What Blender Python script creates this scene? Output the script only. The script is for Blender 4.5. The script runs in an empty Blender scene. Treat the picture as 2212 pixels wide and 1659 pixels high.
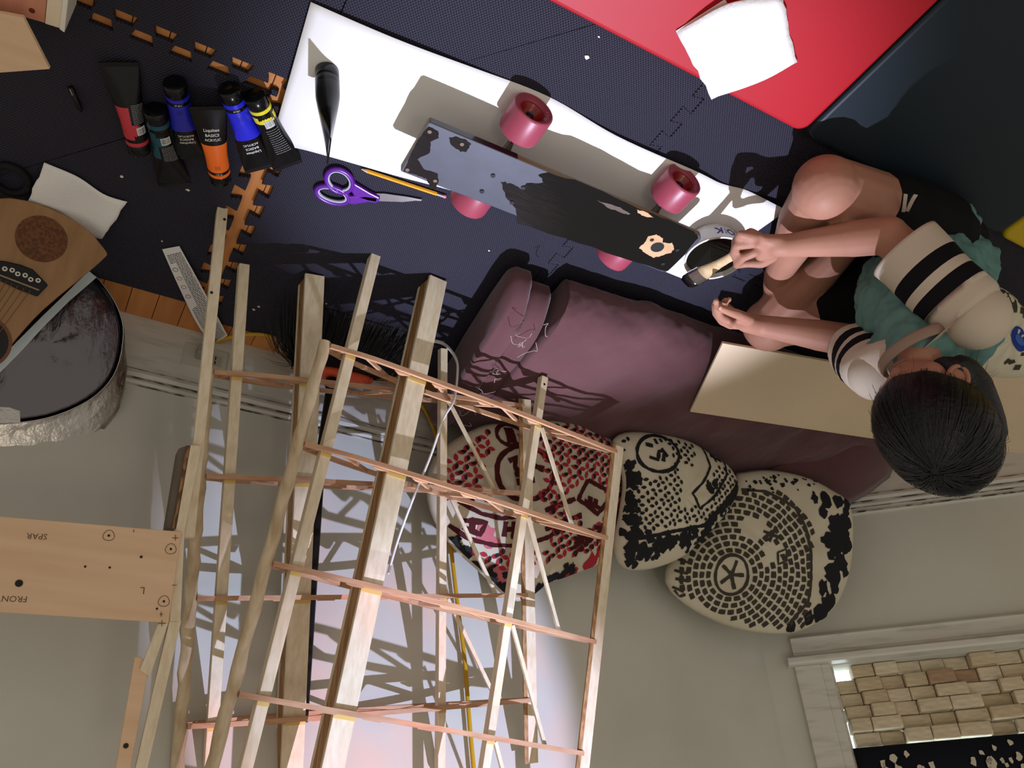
import bpy, bmesh, math, random
from mathutils import Vector, Matrix, Quaternion
random.seed(7)
V = Vector
scene = bpy.context.scene
COL = scene.collection

# ------------------------------------------------------------------ camera
F_PX, W_PX, H_PX = 1837.0, 2212.0, 1659.0
RX, RY, RZ = V((.8668, .2473, .4329)), V((.4964, -.5085, -.7036)), V((.0461, .8248, -.5635))  # rows: world x,y,z of (right,down,forward)
CAM = V((0.0, 1.7125, 1.25))
right, down, fwd = V((RX[0], RY[0], RZ[0])), V((RX[1], RY[1], RZ[1])), V((RX[2], RY[2], RZ[2]))
fwd.normalize(); right = (right - right.dot(fwd) * fwd).normalized(); down = fwd.cross(right)
cam_d = bpy.data.cameras.new('camera'); cam = bpy.data.objects.new('camera', cam_d); COL.objects.link(cam)
cam_d.sensor_fit = 'HORIZONTAL'; cam_d.sensor_width = 36.0; cam_d.lens = 36.0 * F_PX / W_PX
cam_d.clip_start = .02
cam.matrix_world = Matrix(((right.x, -down.x, -fwd.x, CAM.x), (right.y, -down.y, -fwd.y, CAM.y), (right.z, -down.z, -fwd.z, CAM.z), (0, 0, 0, 1)))
scene.camera = cam

# ------------------------------------------------------------------ world, lights, exposure
scene.view_settings.view_transform = 'Standard'
scene.view_settings.look = 'None'
scene.view_settings.gamma = 1.0
scene.view_settings.exposure = 0.0
scene.view_settings.use_curve_mapping = False
world = bpy.data.worlds.new('world'); scene.world = world; world.use_nodes = True
bg = world.node_tree.nodes['Background']
bg.inputs[0].default_value = (1.0, .93, .82, 1); bg.inputs[1].default_value = .45

def spot(name, loc, target, energy, color, angle, blend, size, tint=None):
    d = bpy.data.lights.new(name, 'SPOT'); o = bpy.data.objects.new(name, d); COL.objects.link(o)
    o.location = loc
    o.rotation_euler = (V(target) - V(loc)).to_track_quat('-Z', 'Y').to_euler()
    d.energy = energy; d.color = color; d.spot_size = math.radians(angle); d.spot_blend = blend; d.shadow_soft_size = size
    if tint:
        d.use_nodes = True; nt = d.node_tree; em = nt.nodes['Emission']
        tc = nt.nodes.new('ShaderNodeTexCoord'); nz = nt.nodes.new('ShaderNodeTexNoise'); rp = nt.nodes.new('ShaderNodeValToRGB')
        nz.inputs['Scale'].default_value = tint[0]; nz.inputs['Detail'].default_value = 2
        nt.links.new(tc.outputs['Normal'], nz.inputs['Vector']); nt.links.new(nz.outputs['Fac'], rp.inputs['Fac'])
        cr = rp.color_ramp; cr.elements[0].position = .36; cr.elements[1].position = .66
        cr.elements[0].color = (*tint[1], 1); cr.elements[1].color = (*tint[3], 1)
        e = cr.elements.new(.5); e.color = (*tint[2], 1)
        nt.links.new(rp.outputs['Color'], em.inputs['Color'])
    return o
# work light shining down on the paper and the skateboard
spot('projector_light', (1.10, .22, 2.35), (.72, .80, 0), 400, (.74, .78, 1.0), 32, .65, .012)
# second beam falling on the wall behind the wing frames
spot('wall_beam_light', (1.38, 1.50, 2.25), (.74, 0, .80), 290, (.92, .90, 1.0), 25, .45, .012, (9.0, (.98, .70, .84), (.70, .72, 1.0), (.62, .74, 1.0)))
# added soft warm fill from overhead; no such lamp is seen
ld = bpy.data.lights.new('overhead_fill_light', 'AREA'); lo = bpy.data.objects.new('overhead_fill_light', ld); COL.objects.link(lo)
ld.shape = 'DISK'; ld.size = .5; ld.energy = 5; ld.color = (1.0, .84, .66); lo.location = (.5, 2.7, 2.4)
lo.rotation_euler = (V((.7, .4, .2)) - V(lo.location)).to_track_quat('-Z', 'Y').to_euler()

# ------------------------------------------------------------------ helpers
def ray(px, py):
    return right * ((px - 1106) / F_PX) + down * ((py - 829.5) / F_PX) + fwd
def at(px, py, z=0.0):
    r = ray(px, py); return CAM + r * ((z - CAM.z) / r.z)
def aty(px, py, y=0.0):
    r = ray(px, py); return CAM + r * ((y - CAM.y) / r.y)
def atp(px, py, p0, n):
    r = ray(px, py); return CAM + r * ((V(p0) - CAM).dot(n) / r.dot(n))

def srgb(r, g, b):
    f = lambda c: (c / 255 / 12.92) if c / 255 <= .04045 else ((c / 255 + .055) / 1.055) ** 2.4
    return (f(r), f(g), f(b))

MATS = {}
def mat(name, col, rough=.6, metal=0.0, spec=.35, col2=None, nscale=(8, 8, 8), ndetail=4, ramp=(.35, .7), bump=0.0, bscale=(60, 60, 60), wave=None,
        trans=0.0, coat=0.0, sheen=0.0, emit=None, sss=0.0, alpha=1.0):
    if name in MATS: return MATS[name]
    m = bpy.data.materials.new(name); m.use_nodes = True; nt = m.node_tree; b = nt.nodes['Principled BSDF']
    b.inputs['Base Color'].default_value = (*col, 1); b.inputs['Roughness'].default_value = rough; b.inputs['Metallic'].default_value = metal
    b.inputs['Specular IOR Level'].default_value = spec
    b.inputs['Transmission Weight'].default_value = trans; b.inputs['Coat Weight'].default_value = coat; b.inputs['Sheen Weight'].default_value = sheen
    b.inputs['Alpha'].default_value = alpha
    if sss: b.inputs['Subsurface Weight'].default_value = sss; b.inputs['Subsurface Radius'].default_value = (.02, .008, .005); b.inputs['Subsurface Scale'].default_value = .6
    if emit: b.inputs['Emission Color'].default_value = (*emit[0], 1); b.inputs['Emission Strength'].default_value = emit[1]
    tc = nt.nodes.new('ShaderNodeTexCoord')
    def noise(scale, detail):
        mp = nt.nodes.new('ShaderNodeMapping'); mp.inputs['Scale'].default_value = scale
        nz = nt.nodes.new('ShaderNodeTexNoise'); nz.inputs['Scale'].default_value = 1.0; nz.inputs['Detail'].default_value = detail
        nt.links.new(tc.outputs['Object'], mp.inputs['Vector']); nt.links.new(mp.outputs['Vector'], nz.inputs['Vector']); return nz
    if col2:
        nz = noise(nscale, ndetail); rp = nt.nodes.new('ShaderNodeValToRGB')
        rp.color_ramp.elements[0].position, rp.color_ramp.elements[1].position = ramp
        rp.color_ramp.elements[0].color = (*col, 1); rp.color_ramp.elements[1].color = (*col2, 1)
        nt.links.new(nz.outputs['Fac'], rp.inputs['Fac']); nt.links.new(rp.outputs['Color'], b.inputs['Base Color'])
    if bump:
        bp = nt.nodes.new('ShaderNodeBump'); bp.inputs['Strength'].default_value = bump; bp.inputs['Distance'].default_value = .002
        if wave:
            # woven relief: two crossed wave textures
            prod = None
            for rot in (math.radians(38), math.radians(-38)):
                mp = nt.nodes.new('ShaderNodeMapping'); mp.inputs['Rotation'].default_value = (0, 0, rot); mp.inputs['Scale'].default_value = (wave,) * 3
                wv = nt.nodes.new('ShaderNodeTexWave'); wv.inputs['Scale'].default_value = 1.0; wv.inputs['Distortion'].default_value = .3
                nt.links.new(tc.outputs['Object'], mp.inputs['Vector']); nt.links.new(mp.outputs['Vector'], wv.inputs['Vector'])
                if prod is None: prod = wv.outputs['Fac']
                else:
                    mu = nt.nodes.new('ShaderNodeMath'); mu.operation = 'MULTIPLY'
                    nt.links.new(prod, mu.inputs[0]); nt.links.new(wv.outputs['Fac'], mu.inputs[1]); prod = mu.outputs[0]
            nt.links.new(prod, bp.inputs['Height'])
        else:
            nz = noise(bscale, 5); nt.links.new(nz.outputs['Fac'], bp.inputs['Height'])
        nt.links.new(bp.outputs['Normal'], b.inputs['Normal'])
    MATS[name] = m
    return m

ORG = {}
def tag(o, label=None, cat=None, group=None, kind=None):
    if label: o['label'] = label
    if cat: o['category'] = cat
    if group: o['group'] = group
    if kind: o['kind'] = kind
    return o
def thing(name, loc, label=None, cat=None, group=None, kind=None):
    o = bpy.data.objects.new(name, None); COL.objects.link(o); o.location = V(loc); ORG[o.name] = V(loc); o.empty_display_size = .05
    return tag(o, label, cat, group, kind)

class MB:
    """collects polygons in world space; build() links them as one mesh object"""
    def __init__(s): s.v = []; s.f = []; s.mi = []
    def add(s, vs, fs, mi=0):
        b = len(s.v); s.v += [V(p) for p in vs]
        for f in fs: s.f.append([b + i for i in f]); s.mi.append(mi)
        return s
    def box(s, c, hx, hy, hz, ax=None, mi=0):
        X, Y, Z = ax or (V((1, 0, 0)), V((0, 1, 0)), V((0, 0, 1)))
        c = V(c); vs = [c + X * hx * i + Y * hy * j + Z * hz * k for k in (-1, 1) for j in (-1, 1) for i in (-1, 1)]
        return s.add(vs, [(0, 2, 3, 1), (4, 5, 7, 6), (0, 1, 5, 4), (2, 6, 7, 3), (0, 4, 6, 2), (1, 3, 7, 5)], mi)
    def bar(s, a, b, wdir, w, t, mi=0):
        """square bar from a to b, w wide along wdir, t thick"""
        a, b = V(a), V(b); d = (b - a); L = d.length; d.normalize(); wd = V(wdir); wd = (wd - wd.dot(d) * d).normalized(); td = d.cross(wd)
        return s.box((a + b) / 2, w / 2, t / 2, L / 2, (wd, td, d), mi)
    def prism(s, pts, off, mi=0):
        """closed polygon pts (world), extruded by vector off"""
        n = len(pts); off = V(off); a = [V(p) for p in pts]; b = [p + off for p in a]
        nn = V((0, 0, 0))
        for i in range(n): nn += a[i].cross(a[(i + 1) % n])
        if nn.dot(off) > 0: a, b = a[::-1], b[::-1]
        return s.add(a + b, [list(range(n)), list(range(2 * n - 1, n - 1, -1))] + [[i, i + n, (i + 1) % n + n, (i + 1) % n] for i in range(n)], mi)
    def loft(s, rings, cap=True, mi=0, mis=None, closed=True):
        n = len(rings[0]); b = len(s.v)
        for r in rings: s.v += [V(p) for p in r]
        for k in range(len(rings) - 1):
            for i in range(n if closed else n - 1):
                j = (i + 1) % n
                s.f.append([b + k * n + i, b + k * n + j, b + (k + 1) * n + j, b + (k + 1) * n + i]); s.mi.append(mis[k] if mis else mi)
        if cap and closed:
            s.f.append([b + i for i in range(n)][::-1]); s.mi.append(mis[0] if mis else mi)
            s.f.append([b + (len(rings) - 1) * n + i for i in range(n)]); s.mi.append(mis[-1] if mis else mi)
        return s
    def tube(s, pts, r, n=10, mi=0, cap=True, flat=1.0):
        pts = [V(p) for p in pts]; rings = []; rr = r if hasattr(r, '__len__') else [r] * len(pts)
        up = None
        for i, p in enumerate(pts):
            t = (pts[min(i + 1, len(pts) - 1)] - pts[max(i - 1, 0)]).normalized()
            if up is None: up = t.orthogonal().normalized()
            up = (up - up.dot(t) * t).normalized(); sd = t.cross(up)
            rings.append([p + (up * math.cos(a) + sd * math.sin(a) * flat) * rr[i] for a in [2 * math.pi * k / n for k in range(n)]])
        return s.loft(rings, cap, mi)
    def disc(s, c, n, r, t, seg=20, mi=0, ry=None, ex=None):
        n = V(n).normalized(); e = V(ex) if ex else n.orthogonal(); e = (e - e.dot(n) * n).normalized(); g = n.cross(e); ry = ry or r
        pts = [V(c) + e * math.cos(a) * r + g * math.sin(a) * ry for a in [2 * math.pi * k / seg for k in range(seg)]]
        return s.prism(pts, n * t, mi)
    def sphere(s, c, r, n=12, m=8, ax=None, mi=0):
        X, Y, Z = ax or (V((1, 0, 0)), V((0, 1, 0)), V((0, 0, 1))); c = V(c); r = r if hasattr(r, '__len__') else (r,) * 3
        rings = []
        for j in range(1, m):
            ph = math.pi * j / m
            rings.append([c + X * r[0] * math.sin(ph) * math.cos(a) + Y * r[1] * math.sin(ph) * math.sin(a) - Z * r[2] * math.cos(ph) for a in [2 * math.pi * k / n for k in range(n)]])
        b = len(s.v); s.loft(rings, False, mi); e = len(s.v)
        s.v += [c - Z * r[2], c + Z * r[2]]
        for i in range(n):
            s.f.append([b + (i + 1) % n, b + i, e]); s.mi.append(mi)
            s.f.append([b + (m - 2) * n + i, b + (m - 2) * n + (i + 1) % n, e + 1]); s.mi.append(mi)
        return s
    def capsule(s, a, b, ra, rb, n=14):
        a, b = V(a), V(b); d = (b - a); L = d.length
        z = d.normalized(); x = z.orthogonal().normalized(); y = z.cross(x); rings = []
        def ring(c, r): rings.append([c + (x * math.cos(t) + y * math.sin(t)) * r for t in [2 * math.pi * k / n for k in range(n)]])
        for k in range(1, 5): ring(a - z * ra * math.cos(k * math.pi / 8), ra * math.sin(k * math.pi / 8))
        for k in range(4, 0, -1): ring(b + z * rb * math.cos(k * math.pi / 8), rb * math.sin(k * math.pi / 8))
        return s.loft(rings, True)
    def build(s, name, m, parent=None, smooth=False, origin=None, autosmooth=None):
        o0 = ORG[parent.name] if parent is not None else (V(origin) if origin is not None else V((0, 0, 0)))
        me = bpy.data.meshes.new(name); me.from_pydata([tuple(p - o0) for p in s.v], [], s.f)
        ms = m if isinstance(m, (list, tuple)) else [m]
        for q in ms: me.materials.append(q)
        me.polygons.foreach_set('material_index', s.mi)
        bm = bmesh.new(); bm.from_mesh(me); bmesh.ops.recalc_face_normals(bm, faces=bm.faces); bm.to_mesh(me); bm.free()
        if smooth: me.polygons.foreach_set('use_smooth', [True] * len(me.polygons))
        if autosmooth: me.set_sharp_from_angle(angle=math.radians(autosmooth))
        o = bpy.data.objects.new(name, me); COL.objects.link(o)
        if parent is not None: o.parent = parent
        else: o.location = o0
        ORG[o.name] = o0
        return o
def bevel(o, w, seg=2, ang=35):
    b = o.modifiers.new('bevel', 'BEVEL'); b.width = w; b.segments = seg; b.limit_method = 'ANGLE'; b.angle_limit = math.radians(ang); b.harden_normals = False
    return o
def remesh_obj(o, voxel, smooth_it=6):
    md = o.modifiers.new('r', 'REMESH'); md.mode = 'VOXEL'; md.voxel_size = voxel
    sm = o.modifiers.new('s', 'SMOOTH'); sm.factor = .5; sm.iterations = smooth_it
    dg = bpy.context.evaluated_depsgraph_get(); dg.update()
    me = bpy.data.meshes.new_from_object(o.evaluated_get(dg)); mats = list(o.data.materials)
    o.modifiers.clear(); o.data = me
    if not me.materials:
        for q in mats: me.materials.append(q)
    me.polygons.foreach_set('use_smooth', [True] * len(me.polygons))
    return o
def text_mesh(txt, size=1.0, bold=False):
    """flat text as (verts2d, faces) centred at the origin"""
    c = bpy.data.curves.new('t', 'FONT'); c.body = txt; c.size = size; c.align_x = 'CENTER'; c.align_y = 'CENTER'; c.resolution_u = 2
    if bold: c.offset = size * .018
    o = bpy.data.objects.new('t', c); COL.objects.link(o); dg = bpy.context.evaluated_depsgraph_get(); dg.update()
    me = o.evaluated_get(dg).to_mesh(); vs = [(p.co.x, p.co.y) for p in me.vertices]; fs = [list(p.vertices) for p in me.polygons]
    o.evaluated_get(dg).to_mesh_clear(); bpy.data.objects.remove(o); bpy.data.curves.remove(c)
    return vs, fs
def lerp(a, b, t): return a + (b - a) * t
def spline(pts, n):
    """Catmull-Rom through pts"""
    P = [V(p) for p in pts]; P = [P[0] * 2 - P[1]] + P + [P[-1] * 2 - P[-2]]; out = []
    for i in range(1, len(P) - 2):
        for k in range(n):
            t = k / n; a, b, c, d = P[i - 1], P[i], P[i + 1], P[i + 2]
            out.append(.5 * ((2 * b) + (c - a) * t + (2 * a - 5 * b + 4 * c - d) * t * t + (3 * b - a - 3 * c + d) * t ** 3))
    out.append(P[-2]); return out

# ------------------------------------------------------------------ materials
m_wall = mat('wall_paint', srgb(205, 205, 194), .7, col2=srgb(190, 190, 178), nscale=(2.2, 2.2, 2.2), ramp=(.4, .75), bump=.12, bscale=(25, 25, 25))
m_trim = mat('trim_paint', srgb(208, 206, 196), .45, col2=srgb(168, 164, 152), nscale=(9, 9, 60), ramp=(.5, .85), bump=.1)
m_floor = mat('oak_floor', srgb(200, 130, 70), .45, col2=srgb(218, 150, 88), nscale=(40, 3, 40), ramp=(.3, .7), bump=.1, bscale=(90, 6, 90))
m_floor2 = mat('oak_floor_dark', srgb(188, 118, 62), .45, col2=srgb(206, 138, 78), nscale=(40, 3, 40), ramp=(.3, .7), bump=.1, bscale=(90, 6, 90))
m_dark = mat('dark_gap', srgb(24, 18, 14), .9)
m_mat = mat('black_foam', srgb(43, 41, 54), .6, spec=.3, bump=1.0, wave=74)
m_red = mat('red_vinyl', srgb(172, 16, 30), .5, spec=.3)
m_navy = mat('navy_vinyl', srgb(22, 34, 42), .5, spec=.3)
m_yellow = mat('yellow_vinyl', srgb(190, 160, 20), .5)
m_balsa = mat('pale_spar_wood', srgb(228, 214, 186), .55, col2=srgb(210, 192, 158), nscale=(120, 120, 5), ramp=(.35, .75), bump=.05, bscale=(150, 150, 8))
m_balsa_end = mat('laminated_spar_wood', srgb(176, 138, 92), .6, col2=srgb(140, 102, 62), nscale=(160, 160, 4), ramp=(.4, .6))
m_rib = mat('cedar_rib_wood', srgb(196, 154, 120), .6, col2=srgb(172, 126, 92), nscale=(12, 90, 90), ramp=(.35, .7))
m_glue = mat('yellow_glue', srgb(214, 182, 104), .35)
m_dowel = mat('bark_dowel', srgb(214, 196, 164), .75, col2=srgb(176, 152, 116), nscale=(60, 60, 9), ramp=(.35, .7), bump=.5, bscale=(70, 70, 14))
m_ply = mat('plywood', srgb(226, 192, 156), .55, col2=srgb(214, 178, 140), nscale=(3, 50, 50), ramp=(.3, .75))
m_plyedge = mat('plywood_edge', srgb(150, 112, 70), .7, col2=srgb(96, 68, 42), nscale=(200, 200, 6), ramp=(.45, .55))
m_greywood = mat('walnut_block', srgb(104, 92, 78), .65, col2=srgb(92, 80, 68), nscale=(90, 90, 6))
m_pencil = mat('pencil_mark', srgb(104, 84, 66), .8)
m_black = mat('black_plastic', srgb(14, 14, 16), .4, spec=.3)
m_blackmatte = mat('black_matte', srgb(16, 16, 18), .8)
m_white = mat('white_paper', srgb(232, 230, 226), .8, spec=.15, bump=.1, bscale=(30, 30, 30))
m_steel = mat('steel', srgb(205, 205, 208), .25, metal=1.0)
m_whiteprint = mat('white_print', srgb(225, 225, 222), .6)

# ================================================================== SETTING
MATZ = -.012                                   # wood floor level; the foam mat's top is z = 0
AX_R = math.radians(41.6); CX0 = V((1.83, 0, 0)); DR = V((math.cos(AX_R), math.sin(AX_R), 0)); NR = V((-DR.y, DR.x, 0)); ZZ = V((0, 0, 1))
def wr(u, z, n=0.0): return CX0 + DR * u + ZZ * z + NR * n
# floor: one strip board per plank
fl = thing('floor', (0, 0, MATZ), kind='structure')
MB().box((.9, 1.1, MATZ - .03), 2.0, 1.75, .015).build('subfloor', m_dark, fl)
PW = .057
pm = [MB().box(V((0, 0, MATZ - .008)) + V((0, 0, 0)), PW / 2 - .0007, 1.6, .008) for _ in range(2)]
plank_src = []
for k in range(2):
    o = pm[k].build('plank', (m_floor, m_floor2)[k], fl); bevel(o, .0008, 1); plank_src.append(o)
used = [False, False]
i0 = 0
for i in range(58):
    x = -.75 + i * PW + .014; k = (i * 7 // 3) % 2; src = plank_src[k]
    if not used[k]: o = src; used[k] = True
    else:
        o = src.copy(); COL.objects.link(o); o.parent = fl
    o.location = (x, 1.13 + .04 * ((i * 5) % 7) / 7, 0)
wl = thing('wall_left', (0, 0, 0), kind='structure')
MB().box((.5, -.05, 1.2), 1.36, .05, 1.22).build('plaster', m_wall, wl)
# corner return so that the two walls meet
WU0, WZ0, WU1, WZ1 = .166, .612, 1.02, 1.75
wrt = thing('wall_right', CX0, kind='structure')
b = MB(); th = .10; ax = (DR, NR, ZZ)
def wbox(b, u0, u1, z0, z1, n0, n1, mi=0): b.box(wr((u0 + u1) / 2, (z0 + z1) / 2, (n0 + n1) / 2), (u1 - u0) / 2, (n1 - n0) / 2, (z1 - z0) / 2, ax, mi)
wbox(b, -.03, WU0, -.02, 2.42, -th, 0); wbox(b, WU0, 2.4, -.02, WZ0, -th, 0); wbox(b, WU1, 2.4, WZ0, 2.42, -th, 0); wbox(b, WU0, WU1, WZ1, 2.42, -th, 0)
b.build('plaster', m_wall, wrt)
# baseboards with a stepped cap moulding
def profile_run(b, prof, a, d, n, L0, L1):
    b.loft([[a + d * L + n * p + ZZ * z for (p, z) in prof] for L in (L0, L1)], True)
BPROF = [(0, MATZ), (.014, MATZ), (.014, .130), (.020, .134), (.022, .142), (.019, .150), (.015, .154), (.017, .160), (.014, .168), (.008, .172), (.010, .180), (.006, .186), (0, .188)]
bl = thing('baseboard_left', (.5, 0, 0), kind='structure'); b = MB(); profile_run(b, [(p - .013, z) for p, z in BPROF], V((0, 0, 0)), V((1, 0, 0)), V((0, 1, 0)), -.86, 1.835); b.build('moulding', m_trim, bl)
br = thing('baseboard_right', tuple(CX0), kind='structure'); b = MB(); profile_run(b, [(p - .001, z) for p, z in BPROF], CX0, DR, NR, .004, 2.38); b.build('moulding', m_trim, br)
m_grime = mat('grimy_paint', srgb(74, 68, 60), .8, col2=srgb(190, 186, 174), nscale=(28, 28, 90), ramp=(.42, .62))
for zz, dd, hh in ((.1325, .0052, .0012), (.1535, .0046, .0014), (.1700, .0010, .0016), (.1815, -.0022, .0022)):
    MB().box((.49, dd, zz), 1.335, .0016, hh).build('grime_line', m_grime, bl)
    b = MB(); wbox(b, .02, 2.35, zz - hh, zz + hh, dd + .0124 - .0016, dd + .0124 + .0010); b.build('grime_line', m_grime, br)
# window with casing, stool and apron
win = thing('window_1', tuple(wr(.6, .6)), kind='structure')
b = MB(); APR = [(0, .530), (.020, .532), (.024, .537), (.020, .543), (.016, .547), (.016, .575), (.020, .578), (.020, .582), (.024, .585), (.024, .590), (0, .590)]
profile_run(b, APR, CX0, DR, NR, .078, 1.13); b.build('apron', m_trim, win)
b = MB(); profile_run(b, [(-.08, .590), (.040, .590), (.046, .594), (.046, .606), (.040, .611), (-.08, .611)], CX0, DR, NR, .057, 1.15); b.build('sill', m_trim, win)
for (u0, u1) in ((.073, WU0), (WU1, WU1 + .093)):
    b = MB(); wbox(b, u0, u0 + .068, .611, 1.84, 0, .020); wbox(b, u0 + .068, u1, .611, 1.84, -.02, .015); o = b.build('casing', m_trim, win); bevel(o, .002)
b = MB(); wbox(b, .06, WU1 + .11, 1.75, 1.86, 0, .022); b.build('head_casing', m_trim, win)
b = MB(); wbox(b, WU0 - .001, WU0 + .012, .611, 1.75, -.1, -.02); wbox(b, WU1 - .012, WU1, .611, 1.75, -.1, -.02); b.build('jamb', m_trim, win)
m_glass = mat('window_glass', (.9, .95, .95), .02, trans=1.0)
b = MB(); wbox(b, WU0 + .01, WU1 - .01, .62, 1.75, -.096, -.092); b.build('glass_pane', m_glass, win)
m_sky = mat('daylight', (.8, .9, 1.0), 1.0, emit=((.86, .95, 1.0), 7.0))
b = MB(); wbox(b, -.4, 1.7, .2, 2.2, -.62, -.60)
tag(b.build('daylight_sky', m_sky, origin=wr(.6, .2, -.61)), 'bright overcast daylight showing through gaps in the window', 'sky')

# ================================================================== FOAM MAT
PITCH, TD = .0606, .022
def edge_pts(c0, c1, tabs, flip):
    """profile of an edge running from coordinate c0 to c1: list of (coordinate, outward); tab phase follows the world so neighbours mesh"""
    if not tabs: return [(c0, 0), (c1, 0)]
    d = TD / 2; out = []; k = PITCH * .055; sg = -1 if not flip else 1; i = math.floor(c0 / PITCH) - 1
    while i * PITCH < c1 + PITCH:
        a, bb = (i + .25) * PITCH, (i + .75) * PITCH; i += 1
        if a - k < c0 + .016 or bb + k > c1 - .016: continue
        if not flip: out += [(a + k, -d), (a - k, d), (bb + k, d), (bb - k, -d)]
        else: out += [(a + k, d), (a - k, -d), (bb + k, -d), (bb - k, d)]
    return [(c0, 0), (c0 + .012, 0), (c0 + .012, d * sg)] + out + [(c1 - .012, d * sg), (c1 - .012, 0), (c1, 0)]
def tile(x0, x1, y0, y1, tabs, parent):
    """tabs = (south, east, north, west) booleans; matching edges use opposite flips"""
    pts = []
    for s, o in edge_pts(x0, x1, tabs[0], True): pts.append((s, y0 - o))
    for s, o in edge_pts(y0, y1, tabs[1], False): pts.append((x1 + o, s))
    for s, o in reversed(edge_pts(x0, x1, tabs[2], False)): pts.append((s, y1 + o))
    for s, o in reversed(edge_pts(y0, y1, tabs[3], True)): pts.append((x0 - o, s))
    # keep corners from crossing
    cl = []
    for p in pts:
        if not cl or (V(p + (0,)) - V(cl[-1] + (0,))).length > .0004: cl.append(p)
    o = MB().prism([V((x, y, MATZ + .0002)) for x, y in cl], (0, 0, -MATZ - .0002)).build('foam_tile', m_mat, parent)
    bevel(o, .0012, 1, 50)
    return o
pmat = thing('puzzle_mat', (.8, .8, MATZ), 'black foam puzzle mat of interlocking tiles covering the wooden floor', 'mat')
G = .019; e = .0006
tile(-.445 + e, .161 - e, .112, .745 - e, (0, 1, 1, 1), pmat)
tile(.205, .811 - e, .070, .745 - e, (0, 1, 1, 1), pmat)
tile(.811 + e, 1.417 - e, .140, .751 - e, (0, 1, 1, 1), pmat)
tile(1.417 + e, 2.02, .190, .751 - e, (0, 0, 1, 1), pmat)
tile(-.445 + e, .161 + .04, .745 + G, 1.36, (1, 0, 1, 1), pmat)
tile(.2025, .811 - e, .745 + G, 1.36, (1, 1, 1, 0), pmat)
tile(.811 + e, 1.417 - e, .751 + e, 1.36, (1, 1, 1, 1), pmat)
tile(1.417 + e, 2.02, .751 + e, 1.36, (1, 0, 1, 1), pmat)
for k, (x0, x1) in enumerate(((-.445, .2), (.203, .81), (.812, 1.416), (1.418, 2.02))): tile(x0 + e, x1 - e, 1.3745, 1.98, (1, 0, 0, 0), pmat)

# ================================================================== FOLDING GYM MAT
gm = thing('gym_mat', (1.0, 1.6, 0), 'folding vinyl gym mat with red, dark navy and yellow panels, behind the child', 'mat')
def panel(x0, x1, m, name):
    y0, y1, r, z1 = 1.125, 2.25, .022, .042; pts = []
    for cx, cy, a0 in ((x1 - r, y0 + r, -90), (x1 - r, y1 - r, 0), (x0 + r, y1 - r, 90), (x0 + r, y0 + r, 180)):
        for k in range(6): a = math.radians(a0 + 18 * k); pts.append(V((cx + r * math.cos(a), cy + r * math.sin(a), .001)))
    o = MB().prism(pts, (0, 0, z1)).build(name, m, gm); bevel(o, .008, 3, 50); return o
panel(.42, 1.003, m_red, 'red_panel'); panel(1.007, 1.570, m_navy, 'navy_panel'); panel(1.574, 2.14, m_yellow, 'yellow_panel')

# ================================================================== SHEETS ON THE FLOOR
def sheet(name, top, bot, n, m, wav, z0, mt, label, cat, thick=.0006, jag=0.0, group=None, zt=0.0):
    """paper between two pixel polylines (traced at floor level), with ripples wav(i,j)->z"""
    T = spline([at(*p, zt) for p in top], 8); B = spline([at(*p, zt) for p in bot], 8)
    def samp(P, t):
        x = t * (len(P) - 1); i = min(int(x), len(P) - 2); return lerp(P[i], P[i + 1], x - i)
    g = [[None] * (m + 1) for _ in range(n + 1)]
    for i in range(n + 1):
        for j in range(m + 1):
            p = lerp(samp(T, i / n), samp(B, i / n), j / m); h = z0 + wav(i / n, j / m)
            if jag and i in (0, n): p = p + V((random.uniform(-jag, jag), random.uniform(-jag, jag), 0))
            g[i][j] = V((p.x, p.y, h))
    b = MB(); vs = [g[i][j] for i in range(n + 1) for j in range(m + 1)]; w = m + 1
    b.add(vs, [(i * w + j, (i + 1) * w + j, (i + 1) * w + j + 1, i * w + j + 1) for i in range(n) for j in range(m)])
    o = b.build(name, mt, origin=vs[len(vs) // 2], smooth=True)
    s = o.modifiers.new('solid', 'SOLIDIFY'); s.thickness = thick; s.offset = 1
    return tag(o, label, cat, group)
sheet('paper_sheet', [(672, 0), (860, 78), (1030, 145), (1190, 210), (1330, 288), (1500, 362), (1560, 394), (1620, 412), (1695, 440)],
      [(585, 308), (660, 320), (850, 374), (1000, 415), (1150, 470), (1280, 515), (1380, 555), (1430, 580), (1484, 602)], 60, 14,
      lambda s, t: .004 + .0035 * math.sin(s * 21 + t * 2.0) * (1 - abs(2 * t - 1)) + .004 * math.sin(s * 13) * (1 - t) ** 2 + (.012 * max(0, s - .86) / .14 * (1 - t)), .001,
      m_white, 'long white paper sheet spread under the skateboard', 'paper')
m_napkin = mat('paper_towel', srgb(236, 232, 228), .9, spec=.1, bump=.5, bscale=(160, 160, 160))
o = sheet('paper_towel', [(1464, 70), (1570, 0), (1690, -10)], [(1537, 213), (1640, 172), (1720, 134)], 14, 10,
      lambda s, t: .042 + .014 * math.sin(s * 3.0) * (1 - t * .5) + .003 * math.sin(t * 9), .001, m_napkin, 'white folded paper towel lying on the red gym mat panel', 'paper towel', thick=.003, jag=.002, zt=.048)
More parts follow.
